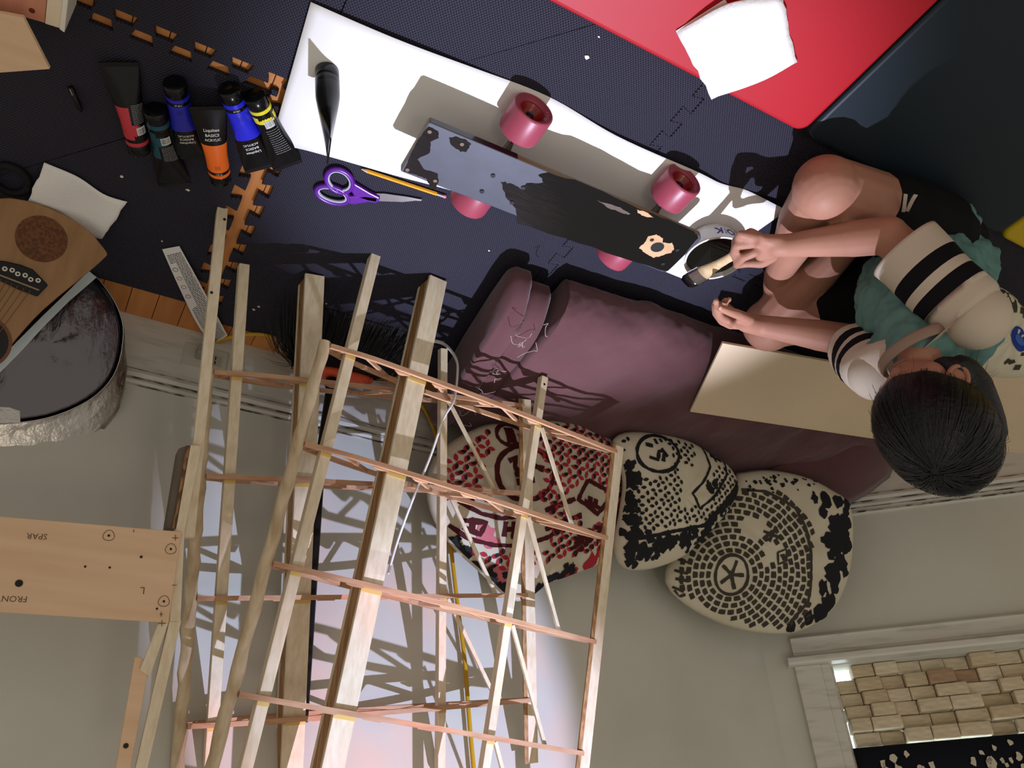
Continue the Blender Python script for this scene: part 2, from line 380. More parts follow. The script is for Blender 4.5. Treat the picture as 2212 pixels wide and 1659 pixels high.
# second ply peeking out under it
b = MB(); q = [at(1460, 66, .0445), at(1476, 92, .0445), at(1580, 22, .0445), at(1566, -2, .0445)]; b.prism(q, (0, 0, .0015)); o2 = b.build('under_ply', m_napkin, o)
sheet('paper_towel', [(98, 347), (170, 378), (225, 415), (275, 432)], [(63, 425), (130, 452), (180, 495), (222, 512)], 20, 10,
      lambda s, t: .004 + .006 * math.sin(s * 7 + 1.0) * math.sin(t * 3) + .010 * t * (1 - s), .001, m_napkin, 'torn white paper towel half under the guitar body', 'paper towel', thick=.001, jag=.0015)
# crumbs of paper scattered on the mat
m_crumb = mat('paper_crumb', srgb(226, 222, 206), .8)
for (px, py, r, wh) in ((1268, 123, .0045, 'large white paper crumb on the mat above the front skateboard wheel'), (1293, 78, .002, 'tiny paper crumb on the mat below the red panel edge'), (1056, 540, .0024, 'small paper crumb on the mat between deck and futon'),
        (263, 380, .004, 'grey paper crumb on the dark mat beside the torn towel'), (407, 410, .0035, 'pale paper crumb on the mat left of the orange tube cap'), (1024, 708, .0045, 'yellowish crumb on the mat beside the open futon end'),
        (705, 655, .0022, 'tiny crumb on the mat beside the rear wing main spar'), (560, 662, .003, 'right one of two pale crumbs right of the drilled bar'), (548, 668, .003, 'left one of two pale crumbs right of the drilled bar'), (350, 520, .002, 'tiny crumb on the mat above the printed warning tag')):
    b = MB(); c = at(px, py, .0); a0 = random.uniform(0, 6)
    b.prism([c + V((math.cos(a0 + t) * r * random.uniform(.6, 1.5), math.sin(a0 + t) * r * random.uniform(.5, 1.0), .0004)) for t in (0, 1.1, 2.2, 3.3, 4.4, 5.4)], (0, 0, .0016))
    tag(b.build('paper_crumb', m_crumb, origin=c), wh, 'crumb', 'paper crumbs on the mat')

# ================================================================== SKATEBOARD
ZD = .088; DT = .014
SK = thing('skateboard', at(1180, 420, 0), 'home-made skateboard with half-painted black deck and pink-red wheels on the paper', 'skateboard')
m_deckgrey = mat('dried_black_paint', srgb(62, 64, 78), .45, spec=.5, col2=srgb(56, 57, 70), nscale=(30, 30, 30))
m_wet = mat('wet_black_paint', srgb(10, 10, 12), .12, spec=.6, bump=.25, bscale=(14, 90, 40))
m_bare = mat('bare_deck_wood', srgb(205, 166, 126), .6, col2=srgb(190, 146, 104), nscale=(4, 60, 60))
m_deckedge = mat('raw_ply_edge', srgb(140, 122, 94), .7, col2=srgb(112, 94, 70), nscale=(4, 60, 300))
dk = [at(920, 263, ZD), at(868, 374, ZD), at(1448, 592, ZD), at(1513, 508, ZD)]
X0 = (dk[0].x + dk[1].x) / 2; X1 = (dk[2].x + dk[3].x) / 2; Y1 = (dk[0].y + dk[3].y) / 2; Y0 = (dk[1].y + dk[2].y) / 2
pts = []
for cx, cy, a0, r in ((X1, Y0, -90, .012), (X1, Y1, 0, .012), (X0, Y1, 90, .004), (X0, Y0, 180, .004)):
    cx += -r if cx == X1 else r; cy += r if cy == Y0 else -r
    for k in range(5): a = math.radians(a0 + 22.5 * k); pts.append(V((cx + r * math.cos(a), cy + r * math.sin(a), ZD - DT)))
n = len(pts); bd = MB(); bd.prism(pts, (0, 0, DT))
for i in range(2, len(bd.f)): bd.mi[i] = 1
xm = at(1118, 350, ZD).x
for i in range(2, len(bd.f)):
    c = sum((bd.v[k] for k in bd.f[i]), V()) / 4
deck = bd.build('deck', [m_deckgrey, m_deckedge], SK); bevel(deck, .0012, 2)
def on_deck(poly, m, name, dz=.0003, t=.0005):
    return MB().prism([at(px, py, ZD + dz) for px, py in poly], (0, 0, t)).build(name, m, deck)
# painted edge along the first half of the long side
MB().box(((X0 + xm) / 2, Y1 + .0004, ZD - DT / 2), (xm - X0) / 2 - .003, .0006, DT / 2 - .0006).build('painted_edge', m_wet, deck)
random.seed(3)
def rough(poly, amp=2.2, n=4):
    out = []
    for i in range(len(poly)):
        a, c = poly[i], poly[(i + 1) % len(poly)]
        for k in range(n): t = k / n; out.append((lerp(a[0], c[0], t) + random.uniform(-amp, amp) * (k > 0), lerp(a[1], c[1], t) + random.uniform(-amp, amp) * (k > 0)))
    return out
on_deck(rough([(1082, 393), (1102, 396), (1125, 409), (1137, 396), (1175, 394), (1163, 378), (1185, 372), (1260, 395), (1350, 436), (1428, 470), (1500, 500), (1508, 514), (1475, 553), (1440, 586), (1370, 565), (1250, 525), (1118, 482), (1114, 450), (1092, 425)]), m_wet, 'wet_paint')
on_deck(rough([(903, 300), (925, 274), (946, 283), (948, 298), (930, 306), (928, 330), (901, 345), (915, 365), (945, 375), (948, 390), (940, 409), (928, 403), (922, 386), (900, 378), (872, 370), (882, 345)], 1.6), m_wet, 'wet_paint')
on_deck(rough([(970, 298), (985, 295), (1005, 301), (1018, 311), (1008, 327), (995, 328), (974, 312)], 1.4), m_wet, 'wet_paint')
on_deck(rough([(1380, 536), (1392, 524), (1400, 510), (1418, 506), (1432, 514), (1432, 524), (1452, 524), (1456, 536), (1450, 546), (1428, 552), (1412, 557), (1392, 545)], 1.6), m_bare, 'bare_wood_patch', .0010)
on_deck(rough([(1376, 452), (1400, 460), (1412, 470), (1395, 468), (1378, 460)], 1.0), m_bare, 'bare_wood_patch', .0010)
on_deck(rough([(1290, 432), (1330, 445), (1362, 462), (1350, 462), (1310, 447)], 2.0), mat('smeared_paint', srgb(92, 74, 64), .5), 'paint_smear', .0010)
m_hole = mat('dark_hole', srgb(14, 12, 12), .5); m_holewood = mat('hole_wood', srgb(120, 96, 74), .6)
b = MB(); b.disc(at(1420, 534, ZD + .0016), (0, 0, 1), .0135, .0004, 24); b.build('drilled_hole', m_hole, deck)
for px, py, m in ((1065, 379, m_black), (1041, 413, m_black), (1130, 405, m_black), (1106, 437, m_black), (1408, 517, m_hole), (1463, 539, m_hole), (1432, 569, m_hole)):
    b = MB(); c = at(px, py, ZD); b.disc(c + V((0, 0, .0008)), (0, 0, 1), .0042, .0012, 14); o = b.build('bolt', m, deck)
for px, py in ((928, 285), (998, 312), (880, 367), (940, 391)):
    MB().disc(at(px, py, ZD + .0012), (0, 0, 1), .0036, .0004, 14).build('bolt_hole', m_holewood, deck)
m_wheel = mat('pink_red_urethane', srgb(176, 76, 96), .4, trans=.25, spec=.5, sss=.3)
m_core = mat('red_wheel_core', srgb(150, 14, 14), .3, spec=.6)
YM = (Y0 + Y1) / 2
for ax_px in ((1155, 234), (1480, 386)):
    wxy = at(ax_px[0], ax_px[1], .040); wx = wxy.x; yo = wxy.y
    tr = MB(); tr.bar((wx, YM - .03, ZD - DT - .004), (wx, YM + .03, ZD - DT - .004), (1, 0, 0), .055, .008)   # baseplate
    tr.tube([(wx, YM - .052, .040), (wx, YM - .02, .046), (wx, YM, .058), (wx, YM + .02, .046), (wx, YM + .052, .040)], [.006, .011, .016, .011, .006], 10)
    trk = tr.build('truck', mat('raw_aluminium', srgb(120, 112, 100), .45, metal=.9), SK, smooth=True, autosmooth=40)
    MB().tube([(wx, 2 * YM - yo + .03, .040), (wx, yo - .01, .040)], .004, 8).build('axle', m_steel, trk)
    for sg in (1, -1):
        y_out = yo if sg > 0 else 2 * YM - yo + .020; y_in = y_out - sg * .058; R = .0385
        prof = [(y_in, .018), (y_in, R - .003), (y_in + sg * .001, R - .001), (y_in + sg * .004, R), (y_out - sg * .004, R), (y_out - sg * .001, R - .001), (y_out, R - .003), (y_out - sg * .002, R - .007), (y_out - sg * .006, .024), (y_out - sg * .014, .020), (y_out - sg * .030, .017)]
        b = MB(); b.loft([[V((wx + r * math.cos(t), y, .0395 + r * math.sin(t))) for t in [2 * math.pi * k / 32 for k in range(32)]] for y, r in prof], True)
        wh = b.build('wheel', m_wheel, SK, smooth=True, autosmooth=50)
        b = MB(); b.loft([[V((wx + r * math.cos(t), y, .0395 + r * math.sin(t))) for t in [2 * math.pi * k / 24 for k in range(24)]] for y, r in ((y_out - sg * .031, .0165), (y_out - sg * .0135, .0195), (y_out - sg * .0065, .0235), (y_out - sg * .008, .0225), (y_out - sg * .015, .0185), (y_out - sg * .029, .011))], True)
        b.build('core', m_core, wh, smooth=True)
        b = MB(); b.disc((wx, y_out - sg * .028, .0395), (0, sg, 0), .0085, .012, 6); b.build('axle_nut', m_black, wh)
        if sg > 0:
            vs, fs = text_mesh('I I I I I I', .0085, True); b = MB()
            def wm(x, y): a = math.pi / 2 + 2.2 - x / .024 - 0.9; r = .0265 + y; return V((wx - r * math.cos(a), y_out - .0008, .0395 + r * math.sin(a)))
            b.add([wm(x, y) for x, y in vs], fs); b.build('moulded_lettering', mat('moulded_pink', srgb(226, 150, 150), .5), wh)

# ================================================================== PAINT TUBES
m_tubeblack = mat('tube_black', srgb(12, 12, 14), .22, spec=.35)
def paint_tube(base, axis, face, L, col, label, text=True, barcode=False, width=.039, dark=False, wide=None):
    """base = centre of the cap's end, axis = cap to crimp, face = label side"""
    A = V(axis).normalized(); Fd = V(face); Fd = (Fd - Fd.dot(A) * A).normalized(); Wd = A.cross(Fd); base = V(base); R = width / 2
    t = thing('paint_tube', base, label, 'paint tube', 'acrylic paint tubes by the paper')
    mc = mat('tube_' + '_'.join(str(int(c)) for c in col), srgb(*col), .3, spec=.5)
    def sect(v):
        if v < .34: k = 0
        else: k = (v - .34) / .66
        k2 = k * k * (3 - 2 * k)
        return lerp(R, (wide or R * 1.5), k2), lerp(R, .0009, min(1, k ** 1.15))
    def S(phi, v, off=0.0):
        a, c = sect(v); return base + A * (v * L) + Wd * math.sin(phi) * (a + off) + Fd * math.cos(phi) * (c + off)
    n = 32
    cap = MB(); rc = R * .98
    cap.loft([[base + A * y + (Wd * math.sin(q) + Fd * math.cos(q)) * r for q in [2 * math.pi * k / n for k in range(n)]] for y, r in ((0, rc * .93), (.0012, rc), (.020, rc), (.022, rc * .95))], True)
    cap.build('cap', m_tubeblack, t, smooth=True, autosmooth=50)
    v0 = .022 / L
    lo = [v0, .175, .176, .215, .216, .25, .26, .3, .36, .42, .5, .58, .62, .68, .74, .8, .86, .9, .94, .97, 1.0]
    colmi = []
    for k in range(len(lo) - 1):
        m_ = (lo[k] + lo[k + 1]) / 2; colmi.append(1 if (v0 <= m_ < .175 or .216 <= m_ < .60) else 0)
    if dark: colmi = [1 if (v0 <= (lo[k] + lo[k + 1]) / 2 < .175 or .216 <= (lo[k] + lo[k + 1]) / 2 < .29) else 0 for k in range(len(lo) - 1)]
    bd = MB(); bd.loft([[S(2 * math.pi * k / n, v) for k in range(n)] for v in lo], True, mis=colmi)
    body = bd.build('body', [m_tubeblack, mc], t, smooth=True, autosmooth=60)
    b = MB(); b.box(base + A * (L + .003), wide or R * 1.5, .0012, .004, (Wd, Fd, A)); b.build('crimp', m_tubeblack, t)
    def wrap(txt, size, vc, mt, name, phi0=0.0, bold=True):
        vs, fs = text_mesh(txt, size, bold); b = MB()
        def mp(x, y):
            v = vc + y / L; a, c = sect(v); s = x / max(a, c); return S(phi0 + max(-1.5, min(1.5, s)), v, .0004)
        b.add([mp(-x if False else x, y) for x, y in vs], fs); return b.build(name, mt, body)
    if text:
        wrap('Liquitex', .0085, .765, m_whiteprint, 'brand_lettering'); wrap('BASICS', .0078, .705, m_whiteprint, 'brand_lettering'); wrap('ACRYLIC', .0070, .65, m_whiteprint, 'brand_lettering')
        wrap('118 ml', .0042, .195, m_whiteprint, 'volume_lettering')
        for k in range(3): wrap('|||||| |||| ||||||', .0020, .275 + k * .018, m_tubeblack, 'small_print', 0, False)
    if barcode:
        pf = barcode if barcode is not True else 0.0
        def patch(pa, pb, va, vb, mt, name, off=.0004):
            b = MB(); g = 6
            vs = [S(lerp(pa, pb, i / g), v, off) for v in (va, (va + vb) / 2, vb) for i in range(g + 1)]
            b.add(vs, [(r * (g + 1) + i, r * (g + 1) + i + 1, (r + 1) * (g + 1) + i + 1, (r + 1) * (g + 1) + i) for r in range(2) for i in range(g)]); return b.build(name, mt, body)
        patch(pf - .75, pf + .75, .215, .62 if not dark else .9, m_tubeblack, 'back_label')
        patch(pf - .45, pf + .4, .27, .36, m_whiteprint, 'barcode_panel', .0007)
        bb = MB()
        for i in range(13):
            pa = pf - .38 + i * .057; wv = random.choice((.012, .02, .03))
            vs = [S(pa, .278, .001), S(pa + wv, .278, .001), S(pa + wv, .345, .001), S(pa, .345, .001)]; bb.add(vs, [(0, 1, 2, 3)])
        o = bb.build('barcode_bars', m_tubeblack, body); o['kind'] = 'stuff'
        bb = MB()
        for k in range(12):
            v = .40 + k * (.018 if not dark else .034); pa = pf - .55
            while pa < pf + .5:
                w = random.uniform(.06, .22); pb = min(pa + w, pf + .55); bb.add([S(pa, v, .0008), S(pb, v, .0008), S(pb, v + .007, .0008), S(pa, v + .007, .0008)], [(0, 1, 2, 3)]); pa = pb + .04
        o = bb.build('small_print_lines', mat('grey_print', srgb(150, 150, 150), .6), body); o['kind'] = 'stuff'
    return t
def toward_cam(p): d = CAM - V(p); return d
UP = V((0, 0, 1))
def stand(px, py, tx, ty, L, col, label, **k):
    """upright tube: cap base pixel on the mat, crimp-end pixel sets the lean"""
    b0 = at(px, py, .0); best = None
    # crimp end lies on the ray through (tx,ty) at distance L from the base
    r = ray(tx, ty); w = CAM - b0; aq = r.dot(r); bq = 2 * r.dot(w); cq = w.dot(w) - L * L; disc = max(0.0, bq * bq - 4 * aq * cq)
    t = (-bq + math.sqrt(disc)) / (2 * aq); t2 = (-bq - math.sqrt(disc)) / (2 * aq)
    tips = [CAM + r * t, CAM + r * t2]; tip = max(tips, key=lambda q: q.z)
    ax = (tip - b0).normalized(); rr = k.get('width', .039) / 2
    lift = rr * math.sqrt(max(0, 1 - ax.z ** 2))
    face = k.pop('face', None) or toward_cam(b0)
    return paint_tube(b0 + V((0, 0, lift + .0003)), ax, face, L, col, label, **k)
stand(707, 146, 711, 318, .158, (16, 16, 18), 'black paint tube standing on its cap on the white paper', text=False, face=(1.0, .25, 0), width=.040, wide=.030)
# lying tubes
def lying(cap_px, crimp_px, col, label, zc, ze, **k):
    a = at(*cap_px, zc); c = at(*crimp_px, ze); return paint_tube(a, c - a, V((0, .5, 1)), (c - a).length, col, label, **k)
lying((377, 178), (413, 336), (38, 42, 178), 'dark blue paint tube lying half under the orange tube', .020, .006)
lying((494, 190), (562, 360), (40, 44, 226), 'bright ultramarine blue paint tube between the orange and yellow-banded tubes', .020, .016)
lying((334, 236), (377, 396), (28, 78, 92), 'teal green paint tube lying left of the dark blue one', .020, .006, text=False, barcode=-.35)
lying((549, 205), (622, 354), (240, 226, 40), 'black paint tube with yellow bands beside the paper edge', .020, .007, text=False, barcode=-.15, dark=True)
lying((477, 388), (449, 236), (255, 118, 36), 'orange paint tube lying across the dark blue tube', .020, .034)
lying((302, 326), (258, 142), (196, 52, 66), 'red paint tube lying at the dark left end of the tubes', .020, .010, text=False, barcode=.75)

# ================================================================== SCISSORS, PENCIL, PEN
SC = thing('scissors', at(800, 420, 0), 'scissors with purple and grey handles lying beside the pencil', 'scissors')
m_purple = mat('purple_plastic', srgb(92, 26, 140), .3, spec=.5); m_grip = mat('grey_soft_grip', srgb(168, 170, 182), .6)
def ell(cx, cy, a, bb, rot, z, n=28):
    out = []
    for k in range(n):
        t = 2 * math.pi * k / n; x, y = a * math.cos(t), bb * math.sin(t); c, s = math.cos(rot), math.sin(rot); out.append(at(cx + x * c - y * s, cy + x * s + y * c, z))
    return out
def ring_mesh(path, r, flat=1.0):
    b = MB(); n = len(path); rings = []
    for i, p in enumerate(path):
        t = (path[(i + 1) % n] - path[i - 1]).normalized(); sd = t.cross(UP).normalized()
        rings.append([p + sd * math.cos(a) * r + UP * math.sin(a) * r * flat for a in [2 * math.pi * k / 10 for k in range(10)]])
    rings.append(rings[0]); b.loft(rings, False); return b
for (cx, cy, a, bb, rot, z) in ((733, 390, 30, 23, .55, .007), (718, 420, 36, 17, .30, .0065)):
    hb = ring_mesh(ell(cx, cy, a, bb, rot, z), .0052, 1.1); hd = hb.build('handle', m_purple, SC, smooth=True)
    ring_mesh(ell(cx, cy, a - 4.5, bb - 4.5, rot, z + .0008), .0028, 1.3).build('grip', m_grip, hd, smooth=True)
for poly in ([(752, 372), (770, 392), (800, 410), (822, 421), (818, 432), (795, 428), (765, 418), (756, 402)], [(750, 418), (790, 416), (818, 420), (815, 433), (795, 431), (765, 436), (752, 434)]):
    o = MB().prism([at(px, py, .0015) for px, py in poly], (0, 0, .009)).build('shank', m_purple, SC); bevel(o, .003, 3)
for poly, z in (([(788, 430), (802, 417), (830, 417), (880, 424), (912, 430), (909, 433), (870, 430), (820, 432)], .003), ([(795, 432), (803, 420), (850, 421), (908, 431), (870, 435), (812, 433)], .0008)):
    MB().prism([at(px, py, z) for px, py in poly], (0, 0, .0018)).build('blade', m_steel, SC)
MB().disc(at(813, 423, .005), (0, 0, 1), .0032, .0014, 14).build('pivot_screw', m_steel, SC)
def pencil():
    a, c = at(777, 364, .004), at(963, 425, .004); d = (c - a).normalized(); t = thing('pencil', a, 'yellow wooden pencil with pink eraser lying next to the skateboard deck', 'pencil'); L = (c - a).length
    def hexr(x, r): 
        s = d.cross(UP); return [a + d * x + (s * math.cos(q) + UP * math.sin(q)) * r for q in [math.pi / 3 * k for k in range(6)]]
    MB().loft([hexr(.0145, .0040), hexr(L - .018, .0040)]).build('shaft', mat('pencil_yellow', srgb(240, 164, 36), .35), t)
    MB().loft([hexr(.0035, .0011), hexr(.0146, .0040)]).build('sharpened_wood', mat('pencil_wood', srgb(212, 176, 140), .6), t)
    MB().loft([hexr(0, .0002), hexr(.0036, .0011)]).build('lead', m_blackmatte, t)
    def cyl(x0, x1, r):
        s = d.cross(UP); return [[a + d * x + (s * math.cos(q) + UP * math.sin(q)) * r for q in [math.pi / 7 * k for k in range(14)]] for x in (x0, x1)]
    MB().loft(cyl(L - .019, L - .006, .0041)).build('ferrule', m_steel, t); MB().loft(cyl(L - .006, L, .0037)).build('eraser', mat('pink_eraser', srgb(224, 130, 160), .8), t)
pencil()
a, c = at(152, 188, .005), at(176, 242, .005); pn = thing('pen', a, 'thin black pen lying alone on the dark mat at left', 'pen')
MB().tube([a, lerp(a, c, .85), c], [.0045, .0045, .0015], 10).build('barrel', m_black, pn, smooth=True); MB().tube([a + V((0, 0, .0045)), lerp(a, c, .25) + V((0, 0, .0045))], .0012, 6).build('clip', m_steel, pn)

# ================================================================== PAINT TUB AND BRUSH
TB = at(1540, 540, .03); TB = V((TB.x, TB.y, 0)); TR = .062; TH = .046
tub = thing('paint_tub', TB + V((0, 0, .005)), 'white plastic tub of black paint with blue lettering, by the deck end', 'tub')
z0 = .006
m_tub = mat('white_tub_plastic', srgb(214, 212, 206), .4); m_blue = mat('navy_print', srgb(36, 40, 120), .5)
def circ(r, z, n=40): return [TB + V((r * math.cos(t), r * math.sin(t), z)) for t in [2 * math.pi * k / n for k in range(n)]]
MB().loft([circ(TR * .86, z0), circ(TR, z0 + TH), circ(TR + .0025, z0 + TH), circ(TR + .0025, z0 + TH + .003), circ(TR - .002, z0 + TH + .003), circ(TR * .88, z0 + .02), circ(.001, z0 + .02)], True).build('body', m_tub, tub, smooth=True, autosmooth=40)
MB().loft([circ(TR * .93, z0 + TH * .62), circ(TR * .965, z0 + TH * .86)], True).build('black_paint', m_wet, tub)
for ch, ang in (('K', 118), ('O', 92), ('I', 105), ('I', 79), ('O', 250), ('Y', 205)):
    vs, fs = text_mesh(ch, .026, True); b = MB()
    def tm(x, y):
        zz = .5 * TH + y; r = lerp(TR * .86, TR, zz / TH) + .0006; a = math.radians(ang) + x / r; return TB + V((r * math.cos(a), r * math.sin(a), z0 + zz))
    b.add([tm(x, y) for x, y in vs], fs); b.build('letter', m_blue if ch != 'I' else mat('grey_print2', srgb(140, 146, 170), .6), tub)
br_tip, br_end = at(1480, 612, .082), at(1662, 508, .165)
bdv = (br_end - br_tip).normalized(); BR = thing('paint_brush', br_tip, 'flat paint brush with wooden handle and silver ferrule held over the tub', 'brush')
bw = bdv.cross((CAM - br_tip).normalized() + V((.25, 0, 0))).normalized(); bt = bdv.cross(bw)
def bsec(x, w, t, n=16): return [br_tip + bdv * x + bw * math.cos(q) * w + bt * math.sin(q) * t for q in [2 * math.pi * k / n for k in range(n)]]
MB().loft([bsec(0, .012, .0015), bsec(.012, .0175, .004), bsec(.032, .0180, .006)]).build('bristles', m_wet, BR, smooth=True)
MB().loft([bsec(.031, .0190, .0072), bsec(.062, .0180, .0072)]).build('ferrule', m_steel, BR, smooth=True, autosmooth=50)
MB().loft([bsec(.060, .0165, .0066), bsec(.085, .0125, .0066), bsec(.11, .0095, .0062), bsec(.14, .0085, .0058), bsec(.19, .0105, .0060), bsec(.205, .007, .004)]).build('handle', mat('brush_handle_wood', srgb(216, 190, 150), .5, col2=srgb(196, 164, 120), nscale=(60, 60, 60)), BR, smooth=True)

# ================================================================== WING FRAMES
RIBS = (.245, .452, .680, .902, 1.125, 1.345)
def wing(name, B, D, rseed, s_end, te_u, label, mirror_n=1):
    D = V(D).normalized(); r = V(rseed); R = (r - r.dot(D) * D).normalized(); N = D.cross(R).normalized()   # N faces the room
    w = thing(name, B, label, 'wing frame', 'balsa wing frames leaning on the wall'); B = V(B)
    def p(u, s, n=0.0): return B + R * u + D * s + N * n
    ax = (R, N, D)
    def spar(nm, u0, u1, n0, n1, s0, s1, m):
        o = MB().box(p((u0 + u1) / 2, (s0 + s1) / 2, (n0 + n1) / 2), (u1 - u0) / 2, (n1 - n0) / 2, (s1 - s0) / 2, ax).build(nm, m, w); bevel(o, .0012, 2); return o
    ms = spar('main_spar', -.020, .022, -.0095, 0, .006, s_end, m_balsa)
    o = MB().box(p(.001, s_end / 2, -.0300), .0195, .0205, s_end / 2 - .012, ax).build('web', m_balsa_end, ms); bevel(o, .001)
    o = MB().box(p(.001, s_end / 2, -.0550), .0210, .0045, s_end / 2 - .004, ax).build('rear_cap', m_balsa, ms); bevel(o, .001)
    spar('front_spar', -.156, -.135, -.028, -.006, .006, s_end, m_balsa)
    spar('rear_spar', .299, .316, -.024, -.005, .130, s_end, m_balsa)
    te = spar('trailing_edge', te_u - .012, te_u + .012, -.010, -.005, .228, s_end, m_balsa)
    o = MB().box(p(te_u - .0165, (.228 + s_end) / 2, -.0075), .0045, .0018, (s_end - .228) / 2, ax).build('edge_strip', m_balsa_end, te)
    b = MB(); n = 40; rr = []
    pts = []
    for k in range(n + 1):
        s = lerp(.236, s_end, k / n); pts.append(p(-.200 + .0012 * math.sin(k * 1.7), s, -.016 + .001 * math.sin(k * 2.3))); rr.append(.0118 + .0012 * math.sin(k * 2.9) * math.sin(k * .9))
    b.tube(pts, rr, 14); b.build('leading_edge', m_dowel, w, smooth=True, autosmooth=60)
    # holes at the spar ends
    for u, s in ((.308, .150),) if s_end > 1.2 else ():
        MB().disc(p(u, s, -.0052), N, .0028, .0004, 12).build('screw_hole', m_hole, w)
    def nf(u):     # front strip offset along the chord
        t = (u + .2) / (te_u + .2); return .0045 + .010 * math.sin(math.pi * min(1, t * 1.05)) - .010 * t ** 2 - .012 * max(0, .12 - t) / .12
    def nb(u):
        t = (u + .2) / (te_u + .2); return -.020 - .044 * math.sin(math.pi * (t ** .75)) ** .8 + .010 * t
    for i, s in enumerate(RIBS):
        if s > s_end - .02: break
        rb = thing_part = MB()
        us = [lerp(-.19, te_u - .008, k / 24) for k in range(25)]
        for fn, th in ((nf, .0042), (nb, .0036)):
            rings = []
            for u in us: rings.append([p(u, s - .0045, fn(u) - th), p(u, s + .0045, fn(u) - th), p(u, s + .0045, fn(u) + th), p(u, s - .0045, fn(u) + th)])
            if fn is nf:
                rb.loft(rings); 
            else:
                # the rear strip is let into the spars: leave it whole behind them
                rb.loft(rings)
        ro = rb.build('rib', m_rib, w)
        for (u0, f0, u1, f1) in ((-.12, nf, -.04, nb), (-.178, nb, -.155, nf), (.035, nf, .11, nb), (.125, nb, .20, nf), (.20, nf, .285, nb), (.33, nb, .40, nf)):
            b = MB(); b.bar(p(u0, s, f0(u0)), p(u1, s, f1(u1)), D, .007, .0055); b.build('truss_web', m_rib, ro)
        for u in (-.035, .05, .16, .29):
            b = MB(); sg = .002
            b.prism([p(u - .018, s + .0046, nf(u) - .004), p(u + .018, s + .0046, nf(u) - .004), p(u + .004, s + .0046, nf(u) - .017), p(u - .004, s + .0046, nf(u) - .017)], D * .002); b.build('gusset', m_rib, ro)
        for u0, u1, nn in ((-.020, .022, .0004), (-.156, -.135, -.0056), (.299, .316, -.0046)):
            MB().box(p((u0 + u1) / 2, s + .0075, nn), (u1 - u0) / 2, .0006, .0042, ax).build('glue_line', m_glue, ro)
        if i + 1 < len(RIBS) and RIBS[i + 1] < s_end:
            b = MB(); b.bar(p(.322, s + .006, -.012), p(.322 + .115, RIBS[i + 1] - .004, -.012), R, .0075, .006); b.build('diagonal_brace', m_balsa, w)
    return p, w
B1 = V((.6072, .4465, 0)); B2 = V((.3646, .3372, 0))
p1, wing1 = wing('wing_frame', B1, (-.0753, -.2631, .9618), (1, -.035, 0), 1.56, .537, 'pale wooden model wing frame standing nearest the skateboard')
p2, wing2 = wing('wing_frame', B2, (.1447, -.3118, .9391), (1, .01, 0), 1.03, .522, 'pale wooden model wing frame leaning on the wall behind the nearer one')

# ================================================================== SPAR JIG (upright bar, plywood board, blocks)
BF = V((.1422, .4328, 0)); DF = V((.106, -.25, 1)).normalized(); r = V((1, .05, 0)); RF = (r - r.dot(DF) * DF).normalized(); NF = DF.cross(RF).normalized()
jig = thing('centre_section', BF, 'wooden wing centre section with plywood board and long drilled bar at left', 'wing frame')
axf = (RF, NF, DF)
def jf(px, py, n=0.0): return atp(px, py, BF + NF * n, NF)
def jpoly(poly, n, t, nm, m, parent=jig, bev=.001):
    o = MB().prism([jf(px, py, n) for px, py in poly], -NF * t).build(nm, m, parent)
    if bev: bevel(o, bev, 2)
    return o
jb = jpoly([(470, 446), (493, 450), (421, 1160), (397, 1160)], .0, .020, 'drilled_bar', m_balsa)
for q in ((485, 474), (457, 632)): MB().disc(jf(q[0], q[1], .0003), NF, .0028, .0005, 12).build('drill_hole', m_hole, jb)
jpoly([(412, 961), (436, 963), (399, 1145), (390, 1345), (366, 1345), (380, 1145)], .016, .014, 'cap_strip', m_balsa)
jpoly([(403, 962), (411, 962), (379, 1142), (372, 1142)], .014, .034, 'side_cheek', m_plyedge)
jpoly([(386, 969), (404, 962), (375, 1142), (358, 1140)], .010, .050, 'side_block', m_greywood)
board = jpoly([(-260, 1092), (0, 1115), (386, 1148), (392, 1150), (364, 1346), (333, 1343), (0, 1322), (-260, 1304)], .022, .009, 'plywood_board', m_ply)
jpoly([(366, 1340), (392, 1340), (316, 1672), (290, 1672)], .016, .020, 'lower_strip', m_balsa)
jpoly([(343, 1345), (364, 1346), (324, 1462), (302, 1447)], .018, .016, 'splice_block', m_balsa)
lb = jpoly([(306, 1420), (320, 1450), (280, 1672), (248, 1672), (292, 1418)], .010, .016, 'lower_bar', m_ply)
MB().disc(jf(272, 1611, .0104), NF, .004, .0004, 12).build('drill_hole', m_hole, lb)
def jtext(txt, px, py, size, rot=math.pi):
    vs, fs = text_mesh(txt, size); b = MB(); c = jf(px, py, .0224); cs, sn = math.cos(rot), math.sin(rot)
    ex = RF; ey = DF       # upright in the world reads upside-down in the picture
    b.add([c - ex * x + ey * y if rot else c + ex * x + ey * y for x, y in vs], fs); return b.build('pencil_lettering', m_pencil, board)
jtext('SPAR', 80, 1158, .013); jtext('FRONT', 25, 1293, .013); jtext('L', 308, 1275, .016)
def jring(px, py, r):
    b = MB(); c = jf(px, py, .0224); pts = [c + (RF * math.cos(t) + DF * math.sin(t)) * r * (1 + .06 * math.sin(3 * t)) for t in [2 * math.pi * k / 18 for k in range(19)]]
    b.tube(pts, .0005, 5); b.build('pencil_circle', m_pencil, board); MB().disc(c, NF, .0020, .0004, 10).build('drill_hole', m_hole, board)
for q in ((235, 1157), (369, 1186), (354, 1299)): jring(q[0], q[1], .0085)
for q, r in (((41, 1260), .0055), ((305, 1203), .0022), ((237, 1226), .0018), ((184, 1224), .0018), ((339, 1315), .0018)): MB().disc(jf(q[0], q[1], .0224), NF, r, .0005, 14).build('drill_hole', m_hole, board)
